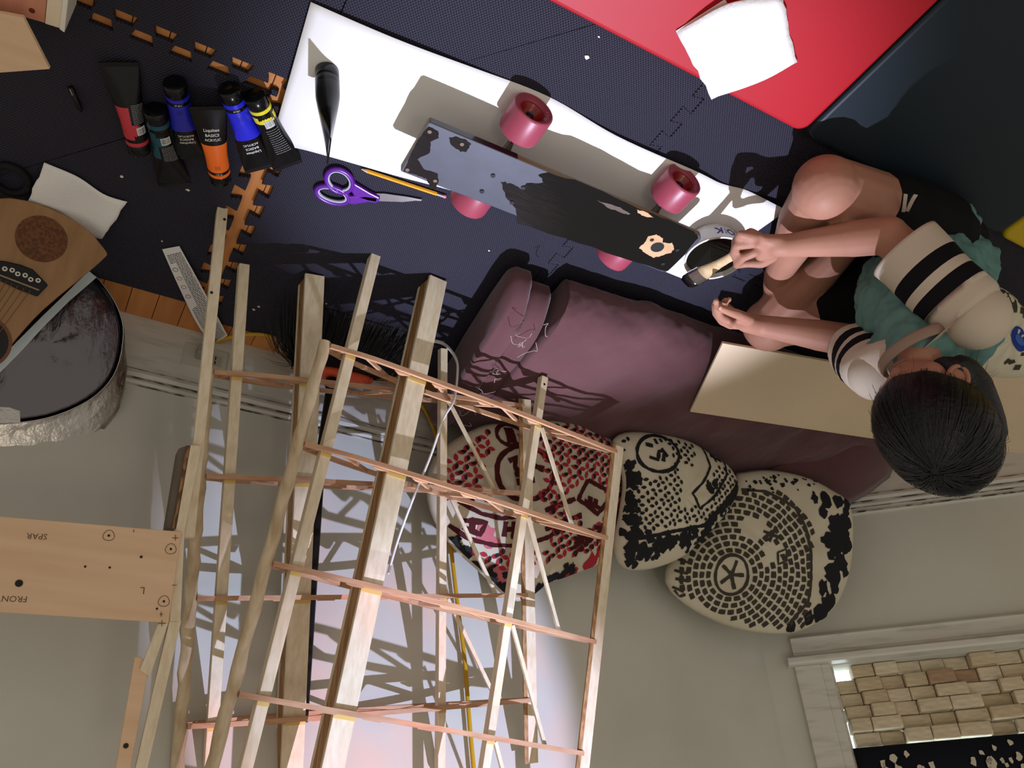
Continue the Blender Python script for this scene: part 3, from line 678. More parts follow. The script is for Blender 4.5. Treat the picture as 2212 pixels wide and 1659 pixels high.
for (a, c) in (((379, 1155), (379, 1168)), ((372, 1162), (386, 1162)), ((345, 1327), (352, 1327)), ((348, 1322), (348, 1332)), ((341, 1347), (358, 1347)), ((350, 1340), (350, 1353)), ((289, 1144), (289, 1150)), ((372, 1264), (382, 1264))):
    b = MB(); b.tube([jf(a[0], a[1], .0225), jf(c[0], c[1], .0225)], .0006, 5); b.build('pencil_mark', m_pencil, board)

# ================================================================== GUITAR
GP, GN = at(120, 454, .020), V((.18, .88, .44)).normalized()
GT = thing('guitar', at(150, 540, 0), 'acoustic guitar body with honey wood top and black bridge leaning at left', 'guitar')
m_top = mat('spruce_top', srgb(158, 118, 74), .4, col2=srgb(142, 102, 60), nscale=(60, 8, 8), ramp=(.3, .7), coat=.2)
m_gside = mat('mahogany_side', srgb(112, 66, 38), .4)
gout = spline([at(0, 0, 0)] * 0 + [V((x, y, 0)) for x, y in ((-120, 445), (0, 428), (41, 430), (76, 438), (114, 452), (150, 470), (192, 498), (217, 526), (232, 547), (226, 557), (196, 584), (95, 668), (40, 727), (0, 775), (-60, 830), (-150, 830), (-260, 740), (-300, 600), (-240, 490), (-120, 445))], 3)[:-1]
gpts = [atp(q.x, q.y, GP, GN) for q in gout]
b = MB(); b.prism(gpts, -GN * .006); o = b.build('soundboard', m_top, GT); bevel(o, .002)
cen = sum(gpts, V()) / len(gpts)
b = MB(); b.prism([lerp(q, cen, .012) - GN * .0062 for q in gpts], -GN * .030); b.build('side', m_gside, GT)
sb = o
def gp(px, py, n=0.0): return atp(px, py, GP + GN * n, GN)
ce = gp(90, 516, 0); rg = (gp(147, 520) - gp(33, 512)).length / 2
m_med = mat('engraved_medallion', srgb(112, 70, 36), .6, col2=srgb(84, 48, 22), nscale=(160, 160, 160), ramp=(.4, .6))
b = MB(); b.disc(ce + GN * .0002, GN, rg, .0006, 40); o = b.build('medallion', m_med, sb)
b = MB(); pth = [ce + GN * .0008 + (GN.orthogonal().normalized() * math.cos(t) + GN.cross(GN.orthogonal().normalized()) * math.sin(t)) * rg * .82 for t in [2 * math.pi * k / 40 for k in range(41)]]; b.tube(pth, .0007, 5); b.build('engraved_ring', m_gside, o)
bri = MB(); bri.prism([gp(px, py, .0002) for px, py in ((-95, 600), (-70, 570), (-30, 562), (10, 565), (45, 573), (70, 583), (90, 603), (103, 617), (80, 641), (40, 626), (0, 607), (-50, 600))], GN * .007)
bro = bri.build('bridge', m_black, GT); bevel(bro, .002)
pins = ((10, 581), (26, 584), (38, 592), (54, 595), (66, 604), (82, 606))
for q in pins:
    c = gp(q[0], q[1], .0075); b = MB(); b.disc(c, GN, .0044, .0022, 16); po = b.build('bridge_pin', mat('ivory_pin', srgb(214, 206, 190), .4), bro); MB().disc(c + GN * .0022, GN, .0019, .0006, 10).build('pin_dot', m_black, po)
MB().bar(gp(-20, 587, .0085), gp(84, 627, .0085), GN, .004, .0025).build('saddle', mat('bone_saddle', srgb(150, 128, 100), .5), bro)
for i, (sx, sy) in enumerate(((2, 603), (14, 608), (26, 612), (38, 617), (52, 622), (66, 627))):
    b = MB(); b.tube([gp(sx, sy, .011), gp(sx - 110 - 6 * i, sy + 190, .013)], .0007, 5); b.build('string', mat('bronze_string', srgb(120, 92, 60), .4, metal=.7), GT)
b = MB(); b.disc(gp(-42, 738, .0004), GN, .050, .0005, 36); o = b.build('rosette', m_gside, sb); MB().disc(gp(-42, 738, .001), GN, .044, .0005, 36).build('soundhole', m_hole, sb)

# ================================================================== FOIL SHIELD
FP, FN = at(213, 606, .01), V((.10, .95, .30)).normalized()
FO = thing('foil_shield', at(190, 640, 0), 'round foil-wrapped shield with mirror film front standing behind the guitar', 'foil shield')
m_film = mat('mirror_film', srgb(112, 108, 112), .14, metal=1.0, bump=1.0, bscale=(34, 10, 14))
m_foil = mat('crinkled_foil', srgb(190, 186, 180), .30, metal=1.0, bump=1.0, bscale=(70, 70, 70))
fo = spline([V((x, y, 0)) for x, y in ((200, 592), (216, 607), (242, 642), (260, 680), (267, 720), (258, 782), (235, 828), (190, 868), (120, 900), (45, 915), (-40, 917), (-130, 890), (-190, 820), (-160, 720), (-60, 640), (60, 600), (150, 585), (200, 592))], 3)[:-1]
fpts = [atp(q.x, q.y, FP, FN) for q in fo]; fc = sum(fpts, V()) / len(fpts)
random.seed(11)
b = MB(); rings = []
for f, d in ((0.985, .0025), (1.0, .001), (1.008, -.004), (1.012, -.012), (1.02, -.020), (1.025, -.028), (1.035, -.036), (1.04, -.044), (1.03, -.060), (.97, -.064)):
    rings.append([fc + (q - fc) * (f + random.uniform(-.013, .013) * (d < 0)) + V((.024, 0, .078)) * min(1, max(0, -d) / .045) + FN * (d + random.uniform(-.0015, .0015)) for q in fpts])
b.loft(rings, True); b.build('foil_rim', m_foil, FO, smooth=True)
b = MB(); rings = []
for f, d in ((1.0, .0050), (.92, .0064), (.8, .0070), (.6, .0076), (.4, .0080), (.2, .0082), (.02, .0082)):
    rings.append([fc + (q - fc) * f * .985 + FN * (d + .0005 * math.sin(i * .5 + f * 5)) for i, q in enumerate(fpts)])
b.loft(rings, True); b.build('mirror_film', m_film, FO, smooth=True)
b = MB(); rim = [fc + (q - fc) * .99 + FN * .0055 for q in fpts]; b.tube(rim + [rim[0]], .0014, 6); b.build('bright_edge', m_steel, FO, smooth=True)
b = MB(); b.prism([atp(px, py, FP + FN * .0115, FN) for px, py in ((-40, 878), (20, 880), (43, 888), (44, 912), (10, 914), (-40, 914))], -FN * .0015); b.build('foil_patch', m_foil, FO)
# folded foil strip beside the guitar; its bright reflection is painted pale blue
b = MB(); b.prism([atp(px, py, FP + FN * .0095, FN) for px, py in ((192, 586), (208, 600), (150, 650), (95, 705), (40, 765), (0, 805), (-20, 800), (30, 745), (95, 680))], FN * .002); b.build('folded_strip', mat('painted_foil_reflection', srgb(226, 240, 244), .35, metal=.35), FO)

# ================================================================== OUTLET, CORDS, TAG
m_plate = mat('ivory_plate', srgb(196, 192, 178), .4)
ou = thing('wall_outlet', aty(442, 778, .005), 'ivory wall outlet plate on the baseboard with a plug in it', 'outlet')
c = aty(443, 776, .002); b = MB(); b.box(c, .050, .0035, .033); o = b.build('cover_plate', m_plate, ou); bevel(o, .003, 3)
MB().box(c + V((.02, .0038, .0)), .016, .001, .014).build('socket', mat('socket_beige', srgb(176, 170, 152), .5), ou)
for dz in (-.006, .006): MB().box(c + V((.022, .005, dz)), .0012, .0006, .004).build('slot', m_hole, ou)
pl = thing('power_plug', c + V((-.012, .005, -.002)), 'grey plug with yellow cord pushed into the wall outlet', 'plug')
o = MB().box(c + V((-.012, .020, -.004)), .012, .016, .013).build('plug_body', mat('grey_plug', srgb(150, 144, 132), .5), pl); bevel(o, .004, 3)
m_ycord = mat('yellow_cord', srgb(196, 152, 30), .45)
m_wcord = mat('white_cable', srgb(224, 224, 222), .4)
yc = [c + V((-.012, .036, -.006)), at(462, 742, .006), at(500, 728, .004), at(545, 722, .004), at(590, 728, .004), at(660, 755, .004), at(760, 790, .004), at(850, 823, .005), aty(905, 868, .035), aty(938, 930, .030), aty(955, 1010, .026), aty(966, 1090, .024), aty(975, 1190, .020), aty(990, 1320, .017), aty(1003, 1420, .016), aty(1014, 1560, .016), aty(1026, 1690, .016)]
b = MB(); b.tube(spline(yc, 8), .0048, 10); tag(b.build('extension_cord', m_ycord, smooth=True, origin=yc[0]), 'yellow extension cord running from the outlet along the baseboard and up the wall', 'cord')
wc = [aty(875, 748, .22), aty(925, 737, .27), aty(960, 744, .30), aty(985, 775, .33), aty(988, 810, .34), aty(980, 865, .35), aty(958, 905, .345), aty(930, 985, .31), aty(893, 1075, .27), aty(860, 1165, .235), aty(838, 1240, .215)]
b = MB(); b.tube(spline(wc, 8), .0045, 8, flat=.6); tag(b.build('white_cable', m_wcord, smooth=True, origin=wc[0]), 'flat white cable looping over the nearer wing frame', 'cable')
# warning tag
tg = []
L_, R_ = [(351, 536), (392, 620), (432, 700), (464, 742)], [(388, 529), (430, 598), (468, 670), (492, 722)]
TL = spline([at(px, py, .0) for px, py in L_], 6); TRr = spline([at(px, py, .0) for px, py in R_], 6)
tz = [.003 + .008 * math.sin(math.pi * i / (len(TL) - 1)) for i in range(len(TL))]
b = MB(); vs = []
for i in range(len(TL)): vs += [V((TL[i].x, TL[i].y, tz[i])), V((TRr[i].x, TRr[i].y, tz[i]))]
b.add(vs, [(2 * i, 2 * i + 1, 2 * i + 3, 2 * i + 2) for i in range(len(TL) - 1)])
tgo = b.build('warning_tag', m_white, origin=vs[0]); s_ = tgo.modifiers.new('solid', 'SOLIDIFY'); s_.thickness = .0006; s_.offset = 1
tag(tgo, 'long white printed warning tag lying across the mat edge by the outlet', 'tag')
def tp(s, t, h=.0012):
    x = s * (len(TL) - 1); i = min(int(x), len(TL) - 2); f = x - i; a = lerp(TL[i], TL[i + 1], f); c2 = lerp(TRr[i], TRr[i + 1], f); q = lerp(a, c2, t); return V((q.x, q.y, lerp(tz[i], tz[i + 1], f) + h))
random.seed(5); b = MB(); s = .05
while s < .97:
    t0 = .42 if .12 < s < .5 else .12
    t = t0
    while t < .9:
        w = random.uniform(.05, .16); t1 = min(.92, t + w)
        b.add([tp(s, t), tp(s, t1), tp(s + .0055, t1), tp(s + .0055, t)], [(0, 1, 2, 3)]); t = t1 + .03
    s += .0125
o = b.build('printed_lines', mat('grey_ink', srgb(70, 66, 66), .8), tgo); o['kind'] = 'stuff'
for s, cc in ((.17, (90, 84, 84)), (.245, (190, 70, 90)), (.32, (190, 90, 80)), (.40, (150, 70, 70)), (.93, (80, 76, 76))):
    b = MB(); c = tp(s, .22, .0014); pth = [c + V((math.cos(t), math.sin(t), 0)) * .0052 for t in [2 * math.pi * k / 16 for k in range(17)]]; b.tube(pth, .0005, 4); b.build('pictogram', mat('ink_%d_%d' % (cc[0], cc[1]), srgb(*cc), .8), tgo)

# ================================================================== BROOM
BY = .085
bm_o = thing('broom', at(720, 770, 0), 'push broom with black bristles and orange head standing against the wall', 'broom')
m_orange = mat('orange_plastic', srgb(232, 92, 52), .4); 
a, c = aty(634, 792, BY), aty(804, 822, BY)
b = MB(); hd = (c - a).normalized(); rings = []
for k in range(13):
    t = k / 12; q = lerp(a, c, t); e_ = .0135 * min(1, (math.sin(math.pi * min(max(t, .03), .97))) ** .35); rings.append([q + V((0, 1, 0)) * math.cos(w) * e_ * 1.5 + (V((0, 1, 0)).cross(hd)) * math.sin(w) * e_ for w in [2 * math.pi * j / 14 for j in range(14)]])
b.loft(rings, True); b.build('head', m_orange, bm_o, smooth=True)
b = MB(); mid = lerp(a, c, .5); hb0 = aty(716, 830, BY); hb1 = aty(690, 1010, .075); hb2 = aty(652, 1560, .022)
b.tube([hb0 - V((0, 0, .012)), hb0, hb0 + V((0, 0, .02)), hb1, hb2], [.015, .0155, .0125, .0120, .0120], 14); b.build('handle', m_black, bm_o, smooth=True, autosmooth=50)
random.seed(9); b = MB()
for k in range(900):
    t = random.random(); q = lerp(a, c, t) + V((0, random.uniform(-.014, .018), -.006)); fl_ = (t - .5)
    e_ = V((q.x + fl_ * .16 + random.gauss(0, .016), q.y + random.uniform(.02, .16) + abs(fl_) * .03, .001 + random.random() ** 3 * .02)); md = lerp(q, e_, .5) + V((fl_ * .02, .0, .02 + random.uniform(-.006, .006)))
    w = random.uniform(.0006, .0012); sd = V((1, .2, .2)) * w
    b.add([q - sd, q + sd, md + sd, md - sd, e_ + sd * .5, e_ - sd * .5], [(0, 1, 2, 3), (3, 2, 4, 5)])
for k in range(46):
    t = random.choice((random.uniform(0, .08), random.uniform(.8, 1.0), random.random())); q = lerp(a, c, t) + V((0, 0, -.004)); sg = -1 if t < .5 else 1
    e_ = q + V((sg * random.uniform(.01, .085) * (t < .1 or t > .8) + random.uniform(-.02, .02), random.uniform(.0, .03), random.uniform(-.03, .03))); e_.y = max(e_.y, .03); md = lerp(q, e_, .6) + V((0, .006, .01)); sd = V((0, .0003, .0005))
    b.add([q - sd, q + sd, md + sd, md - sd, e_ + sd * .5, e_ - sd * .5], [(0, 1, 2, 3), (3, 2, 4, 5)])
o = b.build('bristles', mat('black_bristle', srgb(14, 13, 14), .5), bm_o); o['kind'] = 'stuff'
b = MB(); rings = []
for zz, yo, ex in ((-.004, .0, 0), (-.03, .03, .008), (-.06, .06, .02), (-a.z + .003, .10, .04)):
    q0, q1 = a + V((-ex, yo, zz)), c + V((ex, yo, zz)); hw = .016 + abs(zz) * .45
    if zz < -.05: q1.z = q0.z = max(.003, q0.z) if zz > -.07 else .003
    rings.append([q0 + V((0, -hw, 0)), q1 + V((0, -hw, 0)), q1 + V((0, hw, 0)), q0 + V((0, hw, 0))])
b.loft(rings, True); b.build('bristle_core', m_blackmatte, bm_o)

# ================================================================== FOLDED MATTRESS BUNDLE
m_mauve = mat('mauve_cotton', srgb(94, 62, 64), .85, spec=.1, col2=srgb(82, 52, 54), nscale=(5, 5, 5), bump=.5, bscale=(26, 26, 26), sheen=.2)
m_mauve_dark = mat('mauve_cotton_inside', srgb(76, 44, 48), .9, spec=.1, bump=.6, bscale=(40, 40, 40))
BUN = thing('folded_futon', (1.2, .35, 0), 'folded mauve futon roll lying along the wall under the pillows', 'futon')
def bsect(x, hscale=1.0, yo=0.0, shrink=0.0):
    """cross-section in y,z at x"""
    t = min(1, max(0, (x - .74) / 1.25)); H = lerp(.136, .118, min(1, t * 1.8)) * hscale; yf = lerp(.600, .640, t) + yo
    yb = .045 if x < 1.80 else .045 + (x - 1.80) * .95
    w = .006 * math.sin(x * 17) + .004 * math.sin(x * 41 + 1)
    pr = [(yb, .014), (yb, H * .9), (yb + .03, H * 1.02), (lerp(yb, yf, .3), H * 1.06 + w), (lerp(yb, yf, .55), H * 1.05 - w), (lerp(yb, yf, .78), H * 1.0 + w * .7), (yf - .045, H * .93), (yf - .016, H * .78), (yf, H * .52), (yf - .004, H * .25), (yf - .022, .012)]
    c = V((x, (yb + yf) / 2, H / 2)); out = []
    for y, z in pr: out.append(V((x, lerp(y, c.y, shrink), lerp(z, c.z, shrink))))
    return out
b = MB(); rings = []
xs = [.835, .845] + [.86 + k * .035 for k in range(33)] 
for k, x in enumerate(xs):
    r_ = bsect(x, 1.0, 0, .10 if k == 0 else (.02 if k == 1 else 0))
    dent = .010 * math.exp(-((x - 1.10) / .03) ** 2) + .008 * math.exp(-((x - 1.42) / .025) ** 2) + .007 * math.exp(-((x - 1.7) / .03) ** 2)
    for j, q in enumerate(r_):
        if q.z > .02: q.z -= dent * (1 if j > 1 else .3)
        q.x += (q.y - .35) * -.10 * (k > 1)
    rings.append(r_)
b.loft(rings, True); o = b.build('outer_roll', m_mauve, BUN, smooth=True); ss = o.modifiers.new('sub', 'SUBSURF'); ss.levels = 2; ss.render_levels = 3
txf = bpy.data.textures.new('futon_wrinkles', 'CLOUDS'); txf.noise_scale = .11; txf.noise_depth = 3; dmf = o.modifiers.new('wrinkles', 'DISPLACE'); dmf.texture = txf; dmf.strength = .022; dmf.mid_level = .5
# inner folds showing at the open end
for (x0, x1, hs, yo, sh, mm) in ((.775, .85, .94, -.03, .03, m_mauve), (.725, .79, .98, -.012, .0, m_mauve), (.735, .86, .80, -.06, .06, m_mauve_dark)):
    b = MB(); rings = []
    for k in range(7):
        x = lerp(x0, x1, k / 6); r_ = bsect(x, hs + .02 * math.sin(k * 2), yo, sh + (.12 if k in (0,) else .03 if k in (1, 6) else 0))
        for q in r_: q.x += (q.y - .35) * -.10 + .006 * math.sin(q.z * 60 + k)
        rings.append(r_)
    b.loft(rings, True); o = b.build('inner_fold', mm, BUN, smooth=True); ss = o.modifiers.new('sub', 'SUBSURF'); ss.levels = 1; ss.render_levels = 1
# frayed threads at the open end
random.seed(21); m_thr = mat('frayed_thread', srgb(178, 160, 150), .9); 
for k in range(12):
    y = random.uniform(.15, .6); q = V((.80 - (y - .35) * .1, y, .16 + random.uniform(-.01, .02))); pts = [q]
    for i in range(4): pts.append(pts[-1] + V((random.uniform(-.02, .012), random.uniform(-.02, .02), random.uniform(-.012, .012))))
    b = MB(); b.tube(spline(pts, 4), .0006, 4); b.build('thread', m_thr, BUN)
# cloth end draped up in the corner
b = MB(); vs = []; n, m = 10, 6
for i in range(n + 1):
    for j in range(m + 1):
        s, t = i / n, j / m
        top = lerp(V((1.95, .16, .235)), V((2.12, .36, .12)), s); lowp = lerp(V((1.70, .20, .13)), V((1.92, .58, .10)), s)
        q = lerp(lowp, top, t); q.z += .03 * math.sin(math.pi * t) * .4 + .004 * math.sin(s * 11); 
        dn = (q - CX0).dot(NR)
        if dn < .03: q += NR * (.03 - dn)
        vs.append(q)
b.add(vs, [(i * (m + 1) + j, (i + 1) * (m + 1) + j, (i + 1) * (m + 1) + j + 1, i * (m + 1) + j + 1) for i in range(n) for j in range(m)])
o = b.build('draped_end', m_mauve, BUN, smooth=True); s_ = o.modifiers.new('solid', 'SOLIDIFY'); s_.thickness = .004

# ================================================================== PILLOWS
m_canvas = mat('natural_canvas', srgb(206, 198, 176), .9, spec=.1, bump=.4, bscale=(22, 22, 22), col2=srgb(192, 182, 158), nscale=(6, 6, 6))
m_ink = mat('black_ink', srgb(34, 34, 36), .8, spec=.15); m_inkred = mat('red_ink', srgb(168, 44, 56), .85, spec=.15); m_inkbr = mat('maroon_ink', srgb(74, 28, 30), .85, spec=.15); m_inkgrey = mat('grey_ink_cells', srgb(64, 60, 52), .85, spec=.15); m_inkpink = mat('pink_ink', srgb(196, 106, 112), .85)
class Pillow:
    def __init__(s, name, outline, p0, n, T, Tb, label, group='printed canvas pillows along the wall'):
        s.p0 = V(p0); s.n = V(n).normalized(); s.ex = V((1, 0, 0)) - s.n * s.n.x; s.ex.normalize(); s.ey = s.n.cross(s.ex); s.T = T
        pts = spline([V((x, y, 0)) for x, y in outline + [outline[0]]], 4)[:-1]
        uv = [s.uv(q.x, q.y) for q in pts]; s.c = (sum(u for u, v in uv) / len(uv), sum(v for u, v in uv) / len(uv))
        s.rad = sorted(((math.atan2(v - s.c[1], u - s.c[0])) % (2 * math.pi), math.hypot(u - s.c[0], v - s.c[1])) for u, v in uv)
        s.obj = thing(name, s.P(s.c[0], min(v for u, v in uv) if s.ey.z > 0 else max(v for u, v in uv), 0), label, 'pillow', group)
        b = MB(); K = 72; rings = []
        fr = (1.0, .97, .92, .85, .75, .62, .48, .32, .16, .02)
        def ring(f, sg):
            out = []
            for k in range(K):
                a = 2 * math.pi * k / K; r = s.R(a) * f; h = (s.T if sg > 0 else -Tb) * max(0, 1 - f ** 2.4) ** .55
                h += .0035 * math.sin(a * 9 + 1) * (1 - abs(2 * f - 1)) if sg > 0 else 0
                out.append(s.P(s.c[0] + r * math.cos(a), s.c[1] + r * math.sin(a), h))
            return out
        for f in reversed(fr[1:]): rings.append(ring(f, -1))
        for f in fr: rings.append(ring(f, 1))
        b.loft(rings, True); s.cover = b.build('cover', m_canvas, s.obj, smooth=True)
    def uv(s, px, py):
        q = atp(px, py, s.p0, s.n) - s.p0; return q.dot(s.ex), q.dot(s.ey)
    def P(s, u, v, h): return s.p0 + s.ex * u + s.ey * v + s.n * h
    def R(s, a):
        a %= 2 * math.pi; L = s.rad
        for i in range(len(L)):
            a0, r0 = L[i - 1] if i else (L[-1][0] - 2 * math.pi, L[-1][1]); a1, r1 = L[i]
            if a <= a1: return lerp(r0, r1, (a - a0) / max(1e-6, a1 - a0))
        a0, r0 = L[-1]; a1, r1 = L[0][0] + 2 * math.pi, L[0][1]; return lerp(r0, r1, (a - a0) / max(1e-6, a1 - a0))
    def f(s, u, v): return math.hypot(u - s.c[0], v - s.c[1]) / s.R(math.atan2(v - s.c[1], u - s.c[0]))
    def S(s, u, v, off=.0016):
        a = math.atan2(v - s.c[1], u - s.c[0]); f = s.f(u, v)
        if f > .985: k = .985 / f; u = s.c[0] + (u - s.c[0]) * k; v = s.c[1] + (v - s.c[1]) * k; f = .985
        h = s.T * max(0, 1 - f ** 2.4) ** .55 + .0035 * math.sin(a * 9 + 1) * (1 - abs(2 * f - 1)); return s.P(u, v, h + off)
    def stroke(s, b, pts, w, closed=False, px=True):
        """brush stroke along pixel points, w metres wide, split finely so that it follows the cover"""
        q = [s.uv(*p) if px else p for p in pts]; q = q + [q[0]] if closed else q; d = []
        for i in range(len(q) - 1):
            L = math.hypot(q[i + 1][0] - q[i][0], q[i + 1][1] - q[i][1]); n = max(1, int(L / .008))
            for k in range(n): d.append((lerp(q[i][0], q[i + 1][0], k / n), lerp(q[i][1], q[i + 1][1], k / n)))
        d.append(q[-1]); vs = []
        for i, (u, v) in enumerate(d):
            a, c = d[max(0, i - 1)], d[min(len(d) - 1, i + 1)]; tx, ty = c[0] - a[0], c[1] - a[1]; L = math.hypot(tx, ty) or 1; ww = w * random.uniform(.52, .85)
            vs += [s.S(u - ty / L * ww, v + tx / L * ww), s.S(u + ty / L * ww, v - tx / L * ww)]
        b.add(vs, [(2 * i, 2 * i + 1, 2 * i + 3, 2 * i + 2) for i in range(len(d) - 1)])
    def leaf(s, b, u, v, L, W, ang, off=.0016):
        c, sn = math.cos(ang), math.sin(ang); o = [(-L, 0), (-L * .3, W), (L * .4, W * .9), (L, 0), (L * .3, -W), (-L * .4, -W * .9)]
        b.add([s.S(u + x * c - y * sn, v + x * sn + y * c, off) for x, y in o], [(0, 1, 2, 3, 4, 5)])
    def blob(s, b, px, py, r, off=.0018, ry=None):
        u, v = s.uv(px, py); n = 13; ry = ry or r
        b.add([s.S(u, v, off)] + [s.S(u + r * 1.35 * random.uniform(.55, 1.2) * math.cos(2 * math.pi * k / n), v + ry * 1.35 * random.uniform(.55, 1.2) * math.sin(2 * math.pi * k / n), off) for k in range(n)], [(0, 1 + k, 1 + (k + 1) % n) for k in range(n)])
    def ell(s, b, px, py, rx, ry, off):
        b.add([s.S(*s.uv(px, py), off)] + [s.S(*s.uv(px + rx * math.cos(2 * math.pi * k / 24) + 5 * math.sin(2 * math.pi * k / 24), py + ry * math.sin(2 * math.pi * k / 24)), off) for k in range(24)], [(0, 1 + k, 1 + (k + 1) % 24) for k in range(24)])
    def done(s, b, name, m):
        if b.f: o = b.build(name, m, s.cover); o['kind'] = 'stuff'
def circ_px(cx, cy, rx, ry, n=26, a0=0, a1=360): return [(cx + rx * math.cos(math.radians(lerp(a0, a1, k / n))), cy + ry * math.sin(math.radians(lerp(a0, a1, k / n)))) for k in range(n + 1)]
random.seed(31)
def leaves(pl, cond, pitch, br, bk, twotone):
    us = pl.rad; R = max(r for a, r in us)
    i = 0
    for iu in range(-16, 17):
        for iv in range(-16, 17):
            u, v = pl.c[0] + (iu + iv) * pitch * .5, pl.c[1] + (iu - iv) * pitch * .5
            if pl.f(u, v) > .93: continue
            q = pl.S(u, v); w = q - CAM; X, Yv, Zv = w.dot(right), w.dot(down), w.dot(fwd); px, py = 1106 + F_PX * X / Zv, 829.5 + F_PX * Yv / Zv
            if not cond(px, py): continue
            ang = (math.pi / 2 if (iu + iv) % 2 else 0) + random.uniform(-.3, .3); u += random.uniform(-.002, .002); v += random.uniform(-.002, .002)
            if twotone: pl.leaf(br, u, v, .0102, .0052, ang); 
            if not twotone or random.random() < twotone: pl.leaf(bk, u + (.004 if twotone else 0), v + (.003 if twotone else 0), (.0075 if twotone else .0068), .0042, ang + .2, .0022)
# --- pillow 1: red and black leaves with square emblems
P1 = Pillow('printed_pillow', [(920, 1040), (940, 985), (990, 945), (1060, 915), (1130, 922), (1190, 905), (1250, 912), (1310, 942), (1335, 965), (1346, 1030), (1350, 1100), (1330, 1180), (1300, 1215), (1215, 1250), (1180, 1262), (1130, 1298), (1090, 1288), (1040, 1240), (985, 1190), (945, 1140), (925, 1090)],
            (1.0, .115, .34), (0, .93, .37), .060, .045, 'large canvas pillow printed with red and black leaves behind the wings')
br_, bk_, bm_, bp_ = MB(), MB(), MB(), MB()
def c1(px, py):
    if math.hypot(px - 1110, py - 1025) < 68 or math.hypot(px - 1088, py - 942) < 34: return False
    if abs(px - 1272) + abs(py - 1085) < 62: return False
    if 965 < px < 1190 and 1085 < py < 1190: return False
    return py < 1235 - abs(px - 1100) * .25
leaves(P1, c1, .0245, br_, bk_, .55)
P1.stroke(bm_, circ_px(1088, 942, 28, 24), .007, True); P1.stroke(bm_, [(1078, 932), (1098, 932)], .010); P1.stroke(bm_, [(1078, 944), (1098, 944)], .012); P1.stroke(bm_, [(1078, 955), (1098, 955)], .010)
P1.stroke(bm_, circ_px(1110, 1025, 60, 58), .009, True)
for st in ([(1078, 1000), (1092, 992), (1090, 1012), (1100, 1030), (1120, 1030)], [(1112, 1000), (1128, 992)], [(1088, 1030), (1122, 1020)], [(1090, 1045), (1128, 1040)], [(1130, 1010), (1150, 1018)]): P1.stroke(bm_, st, .010)
P1.stroke(bm_, [(1245, 1040), (1305, 1068), (1265, 1112), (1222, 1082)], .008, True)
for st in ([(1250, 1075), (1245, 1095)], [(1235, 1085), (1270, 1100)], [(1262, 1080), (1258, 1098)], [(1215, 1080), (1150, 1105)], [(1230, 1115), (1180, 1130), (1150, 1145)]): P1.stroke(bm_, st, .009)
P1.stroke(bm_, [(960, 1135), (1000, 1165), (1050, 1178), (1105, 1180), (1160, 1160), (1200, 1135)], .007); P1.stroke(bm_, [(975, 1085), (1020, 1112), (1060, 1122), (1110, 1115)], .007)
for st in ([(1070, 1128), (1068, 1160)], [(1086, 1128), (1086, 1165)], [(1100, 1126), (1100, 1160)], [(1066, 1145), (1104, 1143)], [(980, 1125), (1030, 1130), (1020, 1155), (985, 1140)], [(1000, 1120), (1005, 1145)]): P1.stroke(bm_, st, .009)
for q, r in (((1030, 1150), .018), ((1045, 1170), .014), ((1075, 1245), .016), ((1060, 1235), .012)): P1.blob(bp_, *q, r, .0012)
for q, r in (((1290, 1190), .022), ((1265, 1215), .020), ((1225, 1235), .016), ((1310, 1165), .014), ((1340, 1070), .012), ((1338, 1100), .012)): P1.blob(br_, *q, r)
for k in range(46):
    t = random.random(); q = (lerp(1215, 1325, t), lerp(1185, 1120, t) + random.gauss(0, 12)); P1.blob(bm_, *q, random.uniform(.003, .010), .0022)
for k in range(130):
    t = random.random(); a, c_ = ((960, 1165), (1085, 1282)) if k % 3 else ((1130, 1290), (1225, 1225)); P1.blob(bk_, lerp(a[0], c_[0], t) + random.gauss(0, 5), lerp(a[1], c_[1], t) + random.gauss(0, 7), random.uniform(.003, .009), .0022)
for b, nm, m in ((br_, 'red_print', m_inkred), (bk_, 'black_print', m_ink), (bm_, 'maroon_print', m_inkbr), (bp_, 'pink_print', m_inkpink)): P1.done(b, nm, m)
# --- pillow 3: round grid print (built before pillow 2, which lies in front of it)
P3 = Pillow('printed_pillow', [(1590, 1022), (1660, 1015), (1740, 1030), (1800, 1060), (1835, 1088), (1843, 1150), (1836, 1230), (1812, 1298), (1768, 1345), (1700, 1369), (1600, 1360), (1520, 1330), (1460, 1290), (1436, 1255), (1445, 1212), (1480, 1180), (1530, 1130), (1560, 1070)],
            (1.70, .165, .40), (-.30, .88, .36), .055, .045, 'canvas pillow printed with a dark circular grid and star below the window')
bg_, bk_, bl_ = MB(), MB(), MB(); C3 = (1563, 1242)
for k in range(1, 13):
    r0 = 36 + k * 13.2; n = max(12, int(2 * math.pi * r0 / 17.5))
    for i in range(n):
        a0 = 2 * math.pi * (i + .5 * (k % 2)) / n; da = 2 * math.pi / n * .36; cx_, cy_ = C3[0] + r0 * .98 * math.cos(a0), C3[1] + r0 * math.sin(a0) * 1.06
        if cx_ > 1735 or P3.f(*P3.uv(cx_, cy_)) > .93 or cx_ < 1470 and cy_ > 1235 and k > 6: continue
        if (1588 < cx_ < 1632 and 1122 < cy_ < 1172) or (1632 < cx_ < 1668 and 1172 < cy_ < 1222) or cy_ < 1060 + (1700 - cx_) * .05: continue
        q = []
        for (da_, dr) in ((-da, -4.3), (0, -4.9), (da, -4.3), (da, 4.3), (0, 4.9), (-da, 4.3)):
            a = a0 + da_ + random.uniform(-.008, .008); r = r0 + dr + random.uniform(-.6, .6); q.append(P3.S(*P3.uv(C3[0] + r * .98 * math.cos(a), C3[1] + r * 1.06 * math.sin(a))))
        bg_.add(q, [(0, 1, 2, 3, 4, 5)])
